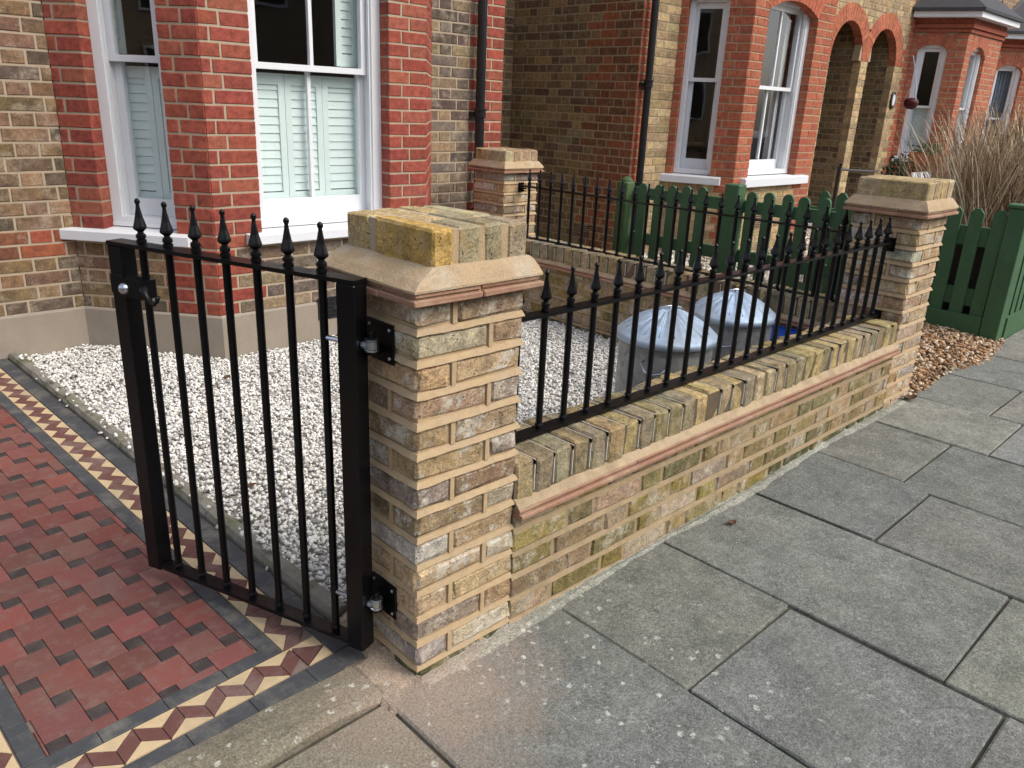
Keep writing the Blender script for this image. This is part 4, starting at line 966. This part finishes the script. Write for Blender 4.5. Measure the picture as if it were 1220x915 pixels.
def bay_top(root, C_, z):
    corbels(root, [C_[0], C_[1], C_[2], C_[3]] if 0 else [C_[1], C_[2]], z) if 0 else None
    for q, (h, o_) in enumerate(((.045, .025), (.045, .05), (.06, .025))):
        zz = z+[.0, .055, .11][q]; mb = MB()
        P = [(C_[0][0]-o_*.9, C_[0][1]), (C_[1][0]-o_*.75, C_[1][1]-o_), (C_[2][0]+o_*.75, C_[2][1]-o_), (C_[3][0]+o_*.9, C_[3][1])]
        mb.prism(P, zz-.003, zz+h, col=(.30, .09, .055)); mb.build('brick_cornice', 'red_brick', root)
    o_ = .15; P = [(C_[0][0]-o_*1.3, C_[0][1]-.02), (C_[1][0]-o_*.8, C_[1][1]-o_), (C_[2][0]+o_*.8, C_[2][1]-o_), (C_[3][0]+o_*1.3, C_[3][1]-.02)]
    mb = MB(); mb.prism(P, z+.175, z+.245); mb.build('fascia', 'white_paint', root)
    o2 = .19; Q = [(C_[0][0]-o2*1.3, C_[0][1]-.021), (C_[1][0]-o2*.8, C_[1][1]-o2), (C_[2][0]+o2*.8, C_[2][1]-o2), (C_[3][0]+o2*1.3, C_[3][1]-.021)]
    T = [(C_[1][0]+.15, C_[0][1]-.02), (C_[1][0]+.25, C_[0][1]-.06), (C_[2][0]-.25, C_[0][1]-.06), (C_[2][0]-.15, C_[0][1]-.02)]
    mb = MB(); mb.ring([[(*q, z+.247) for q in Q], [(*q, z+.285) for q in Q], [(*q, z+.85) for q in T]]); mb.build('bay_roof', 'slate', root)
bay_top(h3, C3, 2.56)
mb = MB(); mb.box((11.165, F+.11, 2.5), (14.4, F+.21, 5.8)); mb.box((11.165, F+.21, 5.6), (14.4, 9, 5.8)); mb.box((11.165, F+.0, 2.57), (14.4, F+.109, 5.8)); mb.build('upper_wall', 'upper', h3)
for f_, op, b_ in ((fa3, (.085, .455), False), (ff3, (.22, .80), False)):
    sash(h3, f_, op[0], op[1], .93, 2.42, 1.60, bar=b_, jamb=.05, inset=.05); sill(h3, f_, op[0]-.06, op[1]+.06, .92, .07, out=.07)
shutter(h3, fa3, .13, .40, 1.0, 1.58, -.2); obox('curtain', 'curtain', h3, ff3, .27, .55, -.24, -.2, .98, 2.38); obox('curtain', 'shutter', h3, fa3, .36, .41, -.24, -.2, 1.6, 2.38)
room(h3, 11.3, 14.3, 6.0, y0=3.62)
h4 = thing('terraced_house', 'farthest house with red bay and grey blue curtains above the dry grass', 'house', (14.42, F, 0), group='brick terraced houses with bay windows')
C4 = [(14.45, F), (15.15, 2.86), (16.6, 2.86), (17.2, F)]
fa4, ff4, br4, mo4 = bay_house(h4, C4[0], C4[1], C4[2], C4[3], 44, 2.56, .90, (.15, .60), (.25, 1.1), RED3, wtop=2.30)
run(C4[3], (20, F), lambda s, z, w_: pick(NEXT_BUFF, .1), z0=0, z1=2.9, mo=mo4, br=br4)
place_bricks(h4, br4, lambda c: 'red_brick' if c[0] > 2.4*c[1] else 'next_brick', limit=120); mo4.build('mortar', 'next_mortar', h4); bay_top(h4, C4, 2.56)
mb = MB(); mb.box((14.45, F+.0, 2.57), (20, F+.209, 5.8)); mb.build('upper_wall', 'upper', h4)
for f_, op in ((fa4, (.15, .60)), (ff4, (.25, 1.1))):
    sash(h4, f_, op[0], op[1], .93, 2.36, 1.50, jamb=.05, inset=.05); sill(h4, f_, op[0]-.06, op[1]+.06, .92, .07, out=.07)
mb = MB()
for i in range(14): s0 = .19+i*.028; sbox(mb, fa4, s0, s0+.02, -.24+.012*(i % 2), -.22+.012*(i % 2), .98, 2.32)
mb.build('curtain', 'blue_curtain', h4); room(h4, 14.6, 19, 6.0, y0=3.62)
pl_ = thing('number_plate', 'small oval house number plate with dark rim on the buff brick beside the right arch', 'sign', (10.83, F, 1.665))
mb = MB(); rings = [[(10.83+.075*q*cos(a), y_, 1.665+.115*q*sin(a)) for a in [2*pi*i/24 for i in range(24)]] for q, y_ in ((1, F-.004), (1, F-.022), (.94, F-.027))]; mb.ring(rings); mb.build('rim', 'pipe', pl_)
mb = MB(); rings = [[(10.83+.045*q*cos(a), y_, 1.665+.078*q*sin(a)) for a in [2*pi*i/24 for i in range(24)]] for q, y_ in ((1, F-.026), (.95, F-.031))]; mb.ring(rings); mb.build('face', 'white_paint', pl_)
M['pale_brick'] = plain('weathered pale brickwork', (.36, .27, .18), .9, 3, .3, .002)
end = thing('terraced_house', 'unseen tall house added at the left street end to keep sky out of the pane reflections', 'house', (-34, -4, -.1), group='houses across the street')  # added out of view so the angled panes do not mirror bright sky
mb = MB(); mb.box((-36, -13, -.4), (-31, 12, 8.5)); mb.build('wall', 'pale_brick', end); mb = MB(); mb.ring([[(-36.2, -13.2, 8.5), (-30.8, -13.2, 8.5), (-30.8, 12.2, 8.5), (-36.2, 12.2, 8.5)], [(-34, -13.2, 11), (-33.8, -13.2, 11), (-33.8, 12.2, 11), (-34, 12.2, 11)]]); mb.build('roof', 'slate', end)
for wy in (-10, -6.5, -3, .5, 4, 7.5):
    for wz in (1.0, 4.2): mb = MB(); mb.box((-31, wy, wz), (-30.93, wy+1.1, wz+2.0)); wq = mb.build('window', 'white_paint', end); mb = MB(); mb.box((-30.93, wy+.1, wz+.1), (-30.92, wy+1.0, wz+1.9)); mb.build('pane', 'room', wq)
# opposite side of the street: seen only as reflections in the panes
for i, (x0, x1) in enumerate(((-9, -2.2), (-2.2, 4.6), (4.6, 11.4), (11.4, 18.2), (-22.6, -15.8), (-15.8, -9), (-29.4, -22.6), (18.2, 25))):
    lb = ['brick house across the street left of the one facing the gate, only reflected', 'brick house across the street facing the gate, seen only in reflections', 'brick house across the street facing the far pier, seen only in reflections', 'brick house across the street facing the porch arches, seen only in reflections', 'third house across the street left of the one facing the gate', 'second house across the street left of the one facing the gate', 'leftmost brick house across the street, seen only in reflections', 'rightmost brick house across the street, seen only in reflections'][i]
    hh = thing('terraced_house', lb, 'house', (x0, -13.5, -.1), group='houses across the street')
    mb = MB(); mb.box((x0, -21, -.4), (x1-.01, -13.5, 5.9)); mb.build('wall', 'pale_brick', hh)
    mb = MB(); mb.ring([[(x0, -13.2, 5.9), (x1-.01, -13.2, 5.9), (x1-.01, -21.2, 5.9), (x0, -21.2, 5.9)], [(x0, -17, 8.3), (x1-.01, -17, 8.3), (x1-.01, -17.4, 8.3), (x0, -17.4, 8.3)]]); mb.build('roof', 'slate', hh)
    for wx, wz in ((1.2, .9), (2.3, .9), (1.2, 3.5), (2.3, 3.5), (4.9, 3.5), (4.6, .0)):
        mb = MB(); mb.box((x0+wx, -13.49, wz), (x0+wx+.95, -13.42, wz+1.9)); wq = mb.build('window', 'white_paint', hh); mb = MB(); mb.box((x0+wx+.08, -13.42, wz+.08), (x0+wx+.87, -13.41, wz+1.82)); mb.build('pane', 'room', wq)
#INSERT2
# ================================================================== IRONWORK
FIN = [(.0085, 0), (.0125, .0015), (.0128, .010), (.0098, .012), (.0098, .0135), (.0128, .0155), (.0122, .0235), (.0078, .0275), (.0072, .0305), (.0175, .040), (.0165, .0455), (.0105, .066), (.0050, .094), (.0044, .100), (.0070, .1045), (.0068, .110), (.0034, .1145), (.0008, .1155)]
def fin_mod(a, z): return .16*cos(4*a) if .032 < z < .09 else 0.0
mb = MB(); mb.lathe(FIN, 16, mod=fin_mod); FINIAL = mb.build('finial', 'iron'); FIN_ME = FINIAL.data
for p_ in FIN_ME.polygons: p_.use_smooth = False
bpy.data.objects.remove(FINIAL)
def add_mesh(name, me, parent, loc=(0, 0, 0)):
    o_ = bpy.data.objects.new(name, me); COL.objects.link(o_); o_.parent = parent; o_.location = loc; return o_
def make_bar(parent, x, z0, z1, fin=True, me_cache={}):
    key = round(z1-z0, 4)
    if key not in me_cache:
        mb = MB(); mb.lathe([(.0100, 0), (.0100, z1-z0)], 10); ob = mb.build('bar', 'iron', None, smooth=False); me_cache[key] = ob.data; bpy.data.objects.remove(ob)
        mb = MB(); mb.lathe([(.010, 0), (.0135, .0015), (.0115, .006), (.009, .0075)], 10); ob = mb.build('weld', 'iron'); me_cache['c'] = ob.data; bpy.data.objects.remove(ob)
    b = add_mesh('bar', me_cache[key], parent, (x, 0, z0))
    if fin: add_mesh('finial', FIN_ME, b, (0, 0, z1-z0+.0005))
    add_mesh('collar', me_cache['c'], b, (0, 0, .009))
    return b
def railing(label, A, ang, L, bars, zb_, zt_, ends=((-.0, 0), (0, 0))):
    t = thing('railing', label, 'railing', (A[0], A[1], 0), ang, 'black spear topped railings on the low walls')
    mb = MB(); mb.box((0, -.019, zt_-.010), (L, .019, zt_)); mb.build('top_rail', 'iron', t, local=True)
    mb = MB(); mb.box((0, -.020, zb_-.012), (L, .020, zb_)); mb.build('bottom_rail', 'iron', t, local=True)
    for x in bars: make_bar(t, x, zb_, zt_)
    for xe, sgn in ((0, 1), (L, -1)):
        for z in (zb_-.006, zt_-.006):
            mb = MB(); mb.box((xe-.003 if sgn > 0 else xe-.0035, -.026, z-.042), (xe+.0035 if sgn > 0 else xe+.003, .026, z+.022))
            x0, x1 = sorted((xe+sgn*.003, xe+sgn*.045)); mb.box((x0, -.018, z-.018), (x1, .018, z-.0105)); mb.lathe([(.010, -.016), (.010, -.006), (.005, -.004)], 6, ((x0+x1)/2, 0, z-.02)); mb.build('bracket', 'iron', t, local=True)
    return t
FX0 = .3325
railing('long black spear topped railing on the wall along the pavement', (FX0, .12), 0, LX-FX0-.004, [(.530+.1035*i)-FX0 for i in range(-1, 23) if FX0+.05 < .530+.1035*i < LX-.03], .532, .880)
SYA = 2.782
railing('black spear topped railing on the side wall in front of the green fence', (3.02, SYA), -pi/2, SYA-.332, [SYA-(2.594-.1035*i) for i in range(-1, 22) if .36 < 2.594-.1035*i < 2.74], .518, .872)
# ---- gate
GA = np.array([-.055, .135]); GB = np.array([-.325, .895]); gang = atan2(*(GB-GA)[::-1])
gate = thing('garden_gate', 'open black iron gate with seven spear topped bars hung on the near pier', 'gate', (GA[0], GA[1], 0), gang)
def lbox(name, mat, par, a, b, **k): mb = MB(); mb.box(a, b); return mb.build(name, mat, par, local=True, **k)
GZ0, GZ1 = .050, 1.036; GW = .803
mb = MB(); cbox(mb, (0, -.024, GZ0), (.052, .024, GZ1-.0105), .003, 0); mb.build('gate_post', 'iron', gate, local=True)
mb = MB(); cbox(mb, (GW-.052, -.024, GZ0), (GW, .024, GZ1-.0105), .003, 0); far_gp = mb.build('gate_post', 'iron', gate, local=True)
lbox('top_rail', 'iron', gate, (0, -.024, GZ1-.010), (GW, .024, GZ1))
lbox('bottom_rail', 'iron', gate, (.0525, -.020, GZ0+.006), (GW-.0525, .020, GZ0+.018))
for s in (.108, .206, .305, .404, .502, .600, .696): make_bar(gate, s, GZ0+.018, GZ1)
# latch: plate, round knob and curled thumb hook
lt = lbox('latch', 'iron', gate, (GW-.060, .0245, .900), (GW-.008, .031, .950)); lbox('latch_box', 'iron', lt, (GW-.128, -.012, .896), (GW-.054, .034, .944)); lbox('latch_tongue', 'iron', lt, (GW-.110, -.012, .9445), (GW-.090, .022, .953))
mb = MB(); mb.tube([(GW-.126, .024, .925), (GW-.136, .034, .923), (GW-.146, .036, .908), (GW-.158, .036, .895), (GW-.174, .036, .892), (GW-.184, .035, .901), (GW-.187, .035, .915)], [.013, .011, .008, .006, .0055, .0055, .007], 8); mb.build('latch_hook', 'iron', lt, local=True, smooth=True)
mb = MB(); rings = []
for i in range(7):
    a = pi/2*i/6; rr = .016*cos(a); rings.append([(GW-.062+rr*cos(q), .034+.013*sin(a), .918+rr*sin(q)) for q in [-2*pi*k_/12 for k_ in range(12)]])
mb.ring(rings, caps=False); mb.build('latch_knob', 'zinc', lt, local=True, smooth=True)
# hinge eye bolts carried by the gate and plates on the pier
for z, nm in ((.885, 'upper'), (.190, 'lower')):
    g_ = thing('gate_hinge', f'black four bolt hinge plate, the {nm} of the two on the near pier', 'hinge', (0, .135, z), 0, 'hinges of the gate')
    mb = MB(); cbox(mb, (-.0065, .083-.135, z-.048), (-.0005, .187-.135+.0, z+.048), .001, 0); mb.v = [(x, y+.135, zz) for x, y, zz in mb.v]; mb.build('hinge_plate', 'iron', g_)
    for yy, zz in ((.096, z-.034), (.096, z+.034), (.174, z-.034), (.174, z+.034)): mb = MB(); mb.ring([[(xx, yy+rr*cos(q), zz+rr*sin(q)) for q in [-2*pi*k_/8 for k_ in range(8)]] for xx, rr in ((-.0064, .0045), (-.009, .0042), (-.0105, .0022))]); mb.build('bolt', 'zinc', g_)
    mb = MB(); mb.prism([(-.0064, .118), (-.0064, .160), (-.045, .137), (-.052, .128), (-.050, .110), (-.036, .106)], z-.022, z-.016); mb.build('hinge_lug', 'iron', g_)
    mb = MB(); mb.lathe([(.0085, -.02), (.0085, .028), (.006, .030)], 10, (-.038, .122, z)); mb.build('hinge_pin', 'iron', g_)
    for q, (z0, z1, r_) in enumerate(((-.0155, -.0095, .0175), (-.009, .010, .0165), (.0105, .0140, .0175))): mb = MB(); mb.lathe([(r_-.002, z0), (r_, z0+.001), (r_, z1-.001), (r_-.002, z1)], 14, (-.038, .122, z)); mb.build('hinge_washer', 'zinc', g_)
    mb = MB(); px, py = GA+(GB-GA)/np.linalg.norm(GB-GA)*.002; dx, dy = (GB-GA)/np.linalg.norm(GB-GA)
    c_ = np.array([-.038, .122, z+.0005]); e_ = c_+np.array([dx, dy, 0])*.0; 
    mb.tube([c_+np.array([dx, dy, 0])*.012, c_+np.array([dx, dy, 0])*.100], .0062, 8); mb.v = [tuple(p) for p in mb.v]
    rod = MB(); dl = np.array([dx, dy, 0]); st_ = np.array([GA[0], GA[1], z]); rod.tube([st_-dl*.012, st_+dl*.100], .0062, 8)
    # expressed in gate space
    ca, sa = cos(-gang), sin(-gang); rod.v = [((x-GA[0])*ca-(y-GA[1])*sa, (x-GA[0])*sa+(y-GA[1])*ca, zz) for x, y, zz in rod.v]; bo = rod.build('hinge_bolt', 'zinc', gate, local=True)
    for x0 in (-.011, .055): nb_ = MB(); nb_.ring([[(xx, .0105*cos(q), z+.0105*sin(q)) for q in [-2*pi*k_/6 for k_ in range(6)]] for xx in (x0, x0+.009)]); nb_.build('nut', 'zinc', bo, local=True)

# ================================================================== GREEN FENCES
random.seed(51); np.random.seed(51)
def picket_mesh(w_, h, d, top='round'):
    mb = MB(); r = w_/2; pts = [(-r, 0), (r, 0)]
    if top == 'round': pts += [(r*cos(a), h-r+r*sin(a)) for a in [pi*i/8 for i in range(9)]]
    elif top == 'notch': pts += [(r, h-.030), (r*.35, h), (-r*.35, h), (-r, h-.030)]
    mb.ring([[(x, d/2, z) for x, z in pts], [(x, -d/2, z) for x, z in pts]]); ob = mb.build('picket', 'fence'); me = ob.data; bpy.data.objects.remove(ob); return me
fs = thing('picket_fence', 'green round topped picket fence behind the side railing', 'fence', (3.32, 2.07, .05), -pi/2, 'green wooden fences next door')
PM = picket_mesh(.066, .925, .019)
def yb(y): return 2.07-y
for y in [1.94]+[1.817-.1103*i for i in range(4)]+[1.817-.1103*(i+.2) for i in range(5, 13)]+[.30, .19]:
    tp = .958+(1.817-y)*.031-.05; o_ = add_mesh('picket', PM, fs, (yb(y), .014, tp-.925+random.uniform(-.004, .004))); o_.rotation_euler = (0, random.uniform(-.012, .012), 0)
for y, w_, h, mt in ((2.07, .092, .922, 'fence_post'), (1.245, .098, .965, 'fence'), (.475, .09, .94, 'fence')):
    mb = MB(); cbox(mb, (yb(y)-w_/2, -.050, 0), (yb(y)+w_/2, .040, h-(.02 if mt == 'fence_post' else 0)), .006, .001)
    if mt == 'fence_post': mb.lathe([(.040, h-.022), (.037, h-.006), (.026, h+.006), (.010, h+.012)], 12, (yb(y), -.005, 0))
    mb.build('fence_post', mt, fs, local=True)
for z0, z1 in ((.80, .872), (.50, .575)): lbox('rail', 'fence', fs, (-.0, .025, z0), (2.0, .058, z1))
# return fence along the neighbour's path
fr_ = thing('picket_fence', 'dark green fence with slots and a boarded foot beside the brown shingle', 'fence', (4.65, 0.02, .075), pi/2, 'green wooden fences next door')
PN = picket_mesh(.079, .70, .02, 'notch')
for i, y in enumerate([.165, .292, .419, .546, .673, .80, .927, 1.054, 1.18, 1.31]): o_ = add_mesh('picket', PN, fr_, (y-.02, .012, .135+random.uniform(-.004, .004))); o_.rotation_euler = (0, random.uniform(-.01, .01), 0)
lbox('rail', 'fence', fr_, (.10, -.035, .60), (1.4, .0015, .72)); lbox('rail', 'fence', fr_, (.10, -.035, .215), (1.4, .0015, .325)); lbox('gravel_board', 'fence', fr_, (.10, .0235, -.06), (1.4, .046, .165)); lbox('slot_dark_sheet', 'room', fr_, (.1, -.12, -.02), (1.4, -.10, .66))  # dark sheet added behind the slots, standing in for the darkness there
mb = MB(); cbox(mb, (-.01, -.065, -.08), (.095, .045, .862), .004, .001); mb.build('fence_post', 'fence', fr_, local=True)
mb = MB(); cbox(mb, (-.022, -.077, .863), (.107, .057, .885), .004, .001); mb.build('post_cap', 'fence', fr_, local=True)
fg = thing('picket_fence', 'lighter green fence running along the pavement at the right edge', 'fence', (4.72, 0.05, .085), 0, 'green wooden fences next door')
for i in range(26): o_ = add_mesh('picket', PN, fg, (.06+.118*i, -.012, .12))
lbox('rail', 'fence', fg, (0, -.001, .60), (3.1, .034, .70)); lbox('rail', 'fence', fg, (0, -.001, .22), (3.1, .034, .32)); lbox('gravel_board', 'fence', fg, (0, -.05, -.08), (3.1, -.024, .16))
# black handrail by the neighbour's step
hr = thing('handrail', 'black metal handrail post and rail in front of the porch arches', 'handrail', (8.5, 3.0, .05))
mb = MB(); mb.tube([(8.5, 3.0, .03), (8.5, 3.0, .86), (8.52, 3.0, .885)], .022, 8); mb.build('post', 'pipe', hr); mb = MB(); mb.tube([(8.5, 3.0, .83), (9.6, 3.0, .78)], .014, 8); mb.build('rail', 'pipe', hr)

# ================================================================== BINS AND BOX
def bin_(label, x, y, zr, R):
    t = thing('dustbin', label, 'dustbin', (x, y, -.01), group='galvanised dustbins')
    prof = [(R*.93, .0), (R*.93, .012), (R*.92, .02)]
    for z in np.linspace(.03, zr-.06, 7): prof += [(R*.925, z), (R*.94, z+.008), (R*.925, z+.016)] if 0 else [(R*.925+.002*((z > .1)), z)]
    prof += [(R*.93, zr-.055), (R*.955, zr-.045), (R*.955, zr-.03), (R*.935, zr-.025)]
    mb = MB(); mb.lathe(prof, 40, (x, y, 0)); mb.build('bin_body', 'galv', t, smooth=True)
    lid = []; seg = 72
    def md(a, z): return 0.0
    prof = [(R*.985, zr-.030), (R*1.01, zr-.028), (R*1.01, zr-.004), (R*.985, zr), (R*.80, zr+.027), (R*.55, zr+.057), (R*.30, zr+.080), (R*.16, zr+.089), (0.012, zr+.093)]
    rings = []
    for i, (r, z) in enumerate(prof):
        rings.append([(x+r*cos(a), y+r*sin(a), z+(.010*(1 if (j % 4) < 1 else 0) if 4 <= i <= 7 else 0)) for j, a in enumerate([2*pi*j/seg for j in range(seg)])])
    mb = MB(); mb.ring(rings); lo = mb.build('bin_lid', 'galv_lid_sky', t, smooth=True)
    for j in range(18):
        a = 2*pi*j/18+.1; mb = MB(); mb.tube([(x+R*q*cos(a), y+R*q*sin(a), zr+h_) for q, h_ in ((.86, .020), (.55, .0565), (.30, .0795), (.20, .0865))], [.0022, .0032, .0030, .0018], 6); mb.build('lid_rib', 'galv_lid_sky', lo, smooth=True)
    mb = MB(); mb.tube([(x-.05, y+.03, zr+.085), (x-.045, y+.028, zr+.104), (x, y, zr+.110), (x+.045, y-.028, zr+.104), (x+.05, y-.03, zr+.085)], .0045, 8); mb.build('lid_handle', 'zinc', lo, smooth=True)
    for a0 in (radians(205), radians(25)):
        mb = MB(); q = [(x+(R*.935+o)*cos(a0+d), y+(R*.935+o)*sin(a0+d), zr-.085+h) for d, o, h in ((-.26, -.002, 0), (-.26, .02, -.004), (-.15, .034, -.034), (0, .036, -.042), (.15, .034, -.034), (.26, .02, -.004), (.26, -.002, 0))]; mb.tube(q, .0045, 6); mb.build('bin_handle', 'zinc', t, smooth=True)
    return t
bin_('nearer galvanised dustbin with ribbed conical lid on the white gravel', 1.71, .523, .535, .211)
bin_('farther galvanised dustbin beside the blue box', 2.468, .664, .483, .211)
bx = thing('recycling_box', 'blue plastic recycling box tucked behind the front wall', 'box', (2.75, .45, 0))
mb = MB(); r0 = [(2.66, .27, 0), (2.86, .27, 0), (2.86, .60, 0), (2.66, .60, 0)]; r1 = [(2.625, .24, .325), (2.875, .24, .325), (2.875, .64, .325), (2.625, .64, .325)]; r2 = [(2.65, .265, .325), (2.85, .265, .325), (2.85, .615, .325), (2.65, .615, .325)]; r3 = [(2.68, .29, .02), (2.84, .29, .02), (2.84, .58, .02), (2.68, .58, .02)]
mb.ring([r0, r1, r2, r3]); mb.build('box_body', 'blue_plastic', bx); mb = MB(); 
for (a, b) in (((2.612, .228, .318), (2.888, .243, .350)), ((2.612, .637, .318), (2.888, .652, .350)), ((2.612, .2435, .318), (2.627, .6365, .350)), ((2.873, .2435, .318), (2.888, .6365, .350))): mb.box(a, b)
mb.build('rim', 'blue_plastic', bx); mb = MB(); mb.box((2.628, .244, .33), (2.872, .636, .342)); mb.build('box_lid', 'blue_plastic', bx)

# ================================================================== PLANTS
def blades(name, parent, mat, cx, cy, n, rad, h0, h1, lean, spread, w_, cols, z0=.05, seed=1, curl=.25, bias=(0, 0), fluff=0):
    rg = np.random.RandomState(seed); mb = MB()
    for i in range(n):
        r = rad*sqrt(rg.rand()); a = rg.uniform(0, 2*pi); x, y = cx+r*cos(a), cy+r*sin(a); h = rg.uniform(h0, h1); la = rg.uniform(0, 2*pi); le = min(.34, abs(rg.normal(lean, spread)))
        dx, dy = le*cos(la)+bias[0], le*sin(la)+bias[1]; cu = float(np.clip(rg.normal(0, curl), -.45, .45)); cux = float(np.clip(rg.normal(0, curl), -.45, .45)); pts = []
        for k_ in range(6):
            t = k_/5; pts.append(np.array([x+dx*t*h+cu*t*t*t*h*.6, y+dy*t*h+cux*t**3*h*.6, z0+h*(t-.28*abs(cu)*t**3)]))
        c = np.array(cols[rg.randint(len(cols))])*rg.uniform(.75, 1.2); wa = rg.uniform(0, pi); wv = np.array([cos(wa), sin(wa), 0])*w_*rg.uniform(.6, 1.3); vs = []; fc = []
        for k_, p in enumerate(pts): q = 1-.75*(k_/5); vs += [p-wv*q, p+wv*q]
        for k_ in range(5): b = 2*k_; fc.append((b, b+1, b+3, b+2))
        mb.add(vs, fc, tuple(c))
        if rg.rand() < fluff:
            for k_ in range(5):
                p = pts[-1]*(1-k_*.05)+pts[-3]*(k_*.05); d = rg.normal(0, .03, 3); e = rg.normal(0, .012, 3); mb.add([p, p+d, p+d+e], [(0, 1, 2)], tuple(c*1.15))
    return mb.build(name, mat, parent)
GC = [(.46, .35, .22), (.34, .245, .15), (.56, .45, .30), (.22, .15, .09), (.40, .295, .19), (.62, .52, .36), (.17, .11, .07)]
g1 = thing('ornamental_grass', 'tall dry tan grass clump rising behind the dark green fence', 'grass clump', (5.8, .52, .05), group='dry ornamental grasses')
blades('stalks', g1, 'grass', 5.80, .52, 2200, .33, .75, 1.50, .14, .12, .007, GC, seed=1, bias=(.10, .02), curl=.22)
blades('dead_leaves', g1, 'grass', 5.80, .52, 1500, 0.32, .45, 1.1, .18, .12, .008, GC, seed=2, curl=.35, bias=(.05, .0), fluff=0)
g2 = thing('ornamental_grass', 'second dry grass clump at the right edge beyond the fence corner', 'grass clump', (6.6, .58, .05), group='dry ornamental grasses')
blades('stalks', g2, 'grass', 6.6, .58, 1700, .45, .9, 1.62, .14, .14, .0075, GC, seed=3, bias=(.08, -.02)); blades('dead_leaves', g2, 'grass', 6.55, .58, 900, .45, .5, 1.3, .3, .2, .008, GC, seed=4, curl=.45, fluff=0)
g3 = thing('ornamental_grass', 'sparse dry grass stems standing just past the far pier', 'grass clump', (6.2, 1.22, .05), group='dry ornamental grasses')
blades('stalks', g3, 'grass', 6.2, 1.22, 60, .26, .7, 1.42, .06, .06, .004, GC, seed=5, curl=.15, bias=(0, .04))
def leafball(name, parent, mat, c, rx, rz_, n, size, seed, up=.3):
    rg = np.random.RandomState(seed); mb = MB()
    for i in range(n):
        d = rg.normal(0, 1, 3); d /= np.linalg.norm(d); r = rg.uniform(.35, 1)**.5*(1+.25*sin(5*d[0]+3*d[1]+seed)); p = np.array(c)+d*np.array([rx, rx, rz_])*r
        u = rg.normal(0, 1, 3); u /= np.linalg.norm(u); v_ = np.cross(u, rg.normal(0, 1, 3)); v_ /= np.linalg.norm(v_); s = size*rg.uniform(.6, 1.3); mb.add([p-u*s, p+v_*s*.4, p+u*s, p-v_*s*.4], [(0, 1, 2, 3)])
    return mb.build(name, mat, parent)
cf_ = thing('conifer', 'small dark conifer below the window of the third bay', 'shrub', (9.25, 2.6, .05)); leafball('crown', cf_, 'conifer', (9.25, 2.6, .72), .17, .28, 900, .03, 3); mb = MB(); mb.lathe([(.03, .05), (.02, .7)], 8, (9.25, 2.6, 0)); mb.build('trunk', 'brown_blocks', cf_)
for i, (x, y, lab) in enumerate(((11.15, 2.98, 'terracotta window box with greenery under the side pane of the third bay'), (11.92, 2.72, 'terracotta window box with greenery under the front pane of the third bay'))):
    pb = thing('window_box', lab, 'planter', (x, y, .8), group='window boxes on the third bay'); rz = -1.21 if i == 0 else 0.0
    fr0 = ((x, y), (cos(rz), sin(rz)), (sin(rz), -cos(rz)), 1); mb = MB(); sbox(mb, fr0, -.24, .24, -.02, .12, .86, 1.0); mb.build('box', 'planter', pb); leafball('plants', pb, 'leaf', wpt(fr0, 0, .05, 1.04), .2, .09, 260, .03, 7+i)
    mb = MB(); 
    for k_ in (-.15, 0, .15): q = wpt(fr0, k_, .05, 0); mb.tube([(q[0], q[1], .0), (q[0], q[1], .86)], .02, 6)
    mb.build('stand', 'planter', pb)
we = thing('low_railing', 'low white ornamental railing in front of the third bay', 'railing', (9.4, 2.2, .05)); 
for x0, x1 in ((8.6, 9.15), (9.95, 10.4)):
    lbox_ = MB(); lbox_.box((x0, 2.19, .76), (x1, 2.21, .775)); lbox_.box((x0, 2.19, .05), (x0+.02, 2.21, .86)); lbox_.build('rail', 'white_paint', we)
    for k_ in range(int((x1-x0)/.055)): mb = MB(); x = x0+.03+k_*.055; mb.box((x, 2.188, .775), (x+.032, 2.212, .86)); mb.build('rail_picket', 'white_paint', we)
# hanging basket under the third bay window
hb = thing('hanging_basket', 'dark red hanging basket on thin wires in front of the third bay window', 'basket', (10.25, 3.0, 1.6))
mb = MB(); mb.lathe([(.025, -.07), (.06, -.06), (.085, -.02), (.088, .025), (.07, .055), (.02, .07)], 20, (10.25, 3.0, 1.62)); mb.build('bowl', 'basket', hb, smooth=True)
mb = MB(); 
for a in (0, 2.1, 4.2): mb.tube([(10.25+.08*cos(a), 3.0+.08*sin(a), 1.67), (10.25, 3.0, 1.95)], .004, 5)
mb.tube([(10.25, 3.0, 1.95), (10.28, 3.1, 2.2), (10.95, 3.47, 2.25)], .005, 5); mb.build('wires', 'zinc', hb)
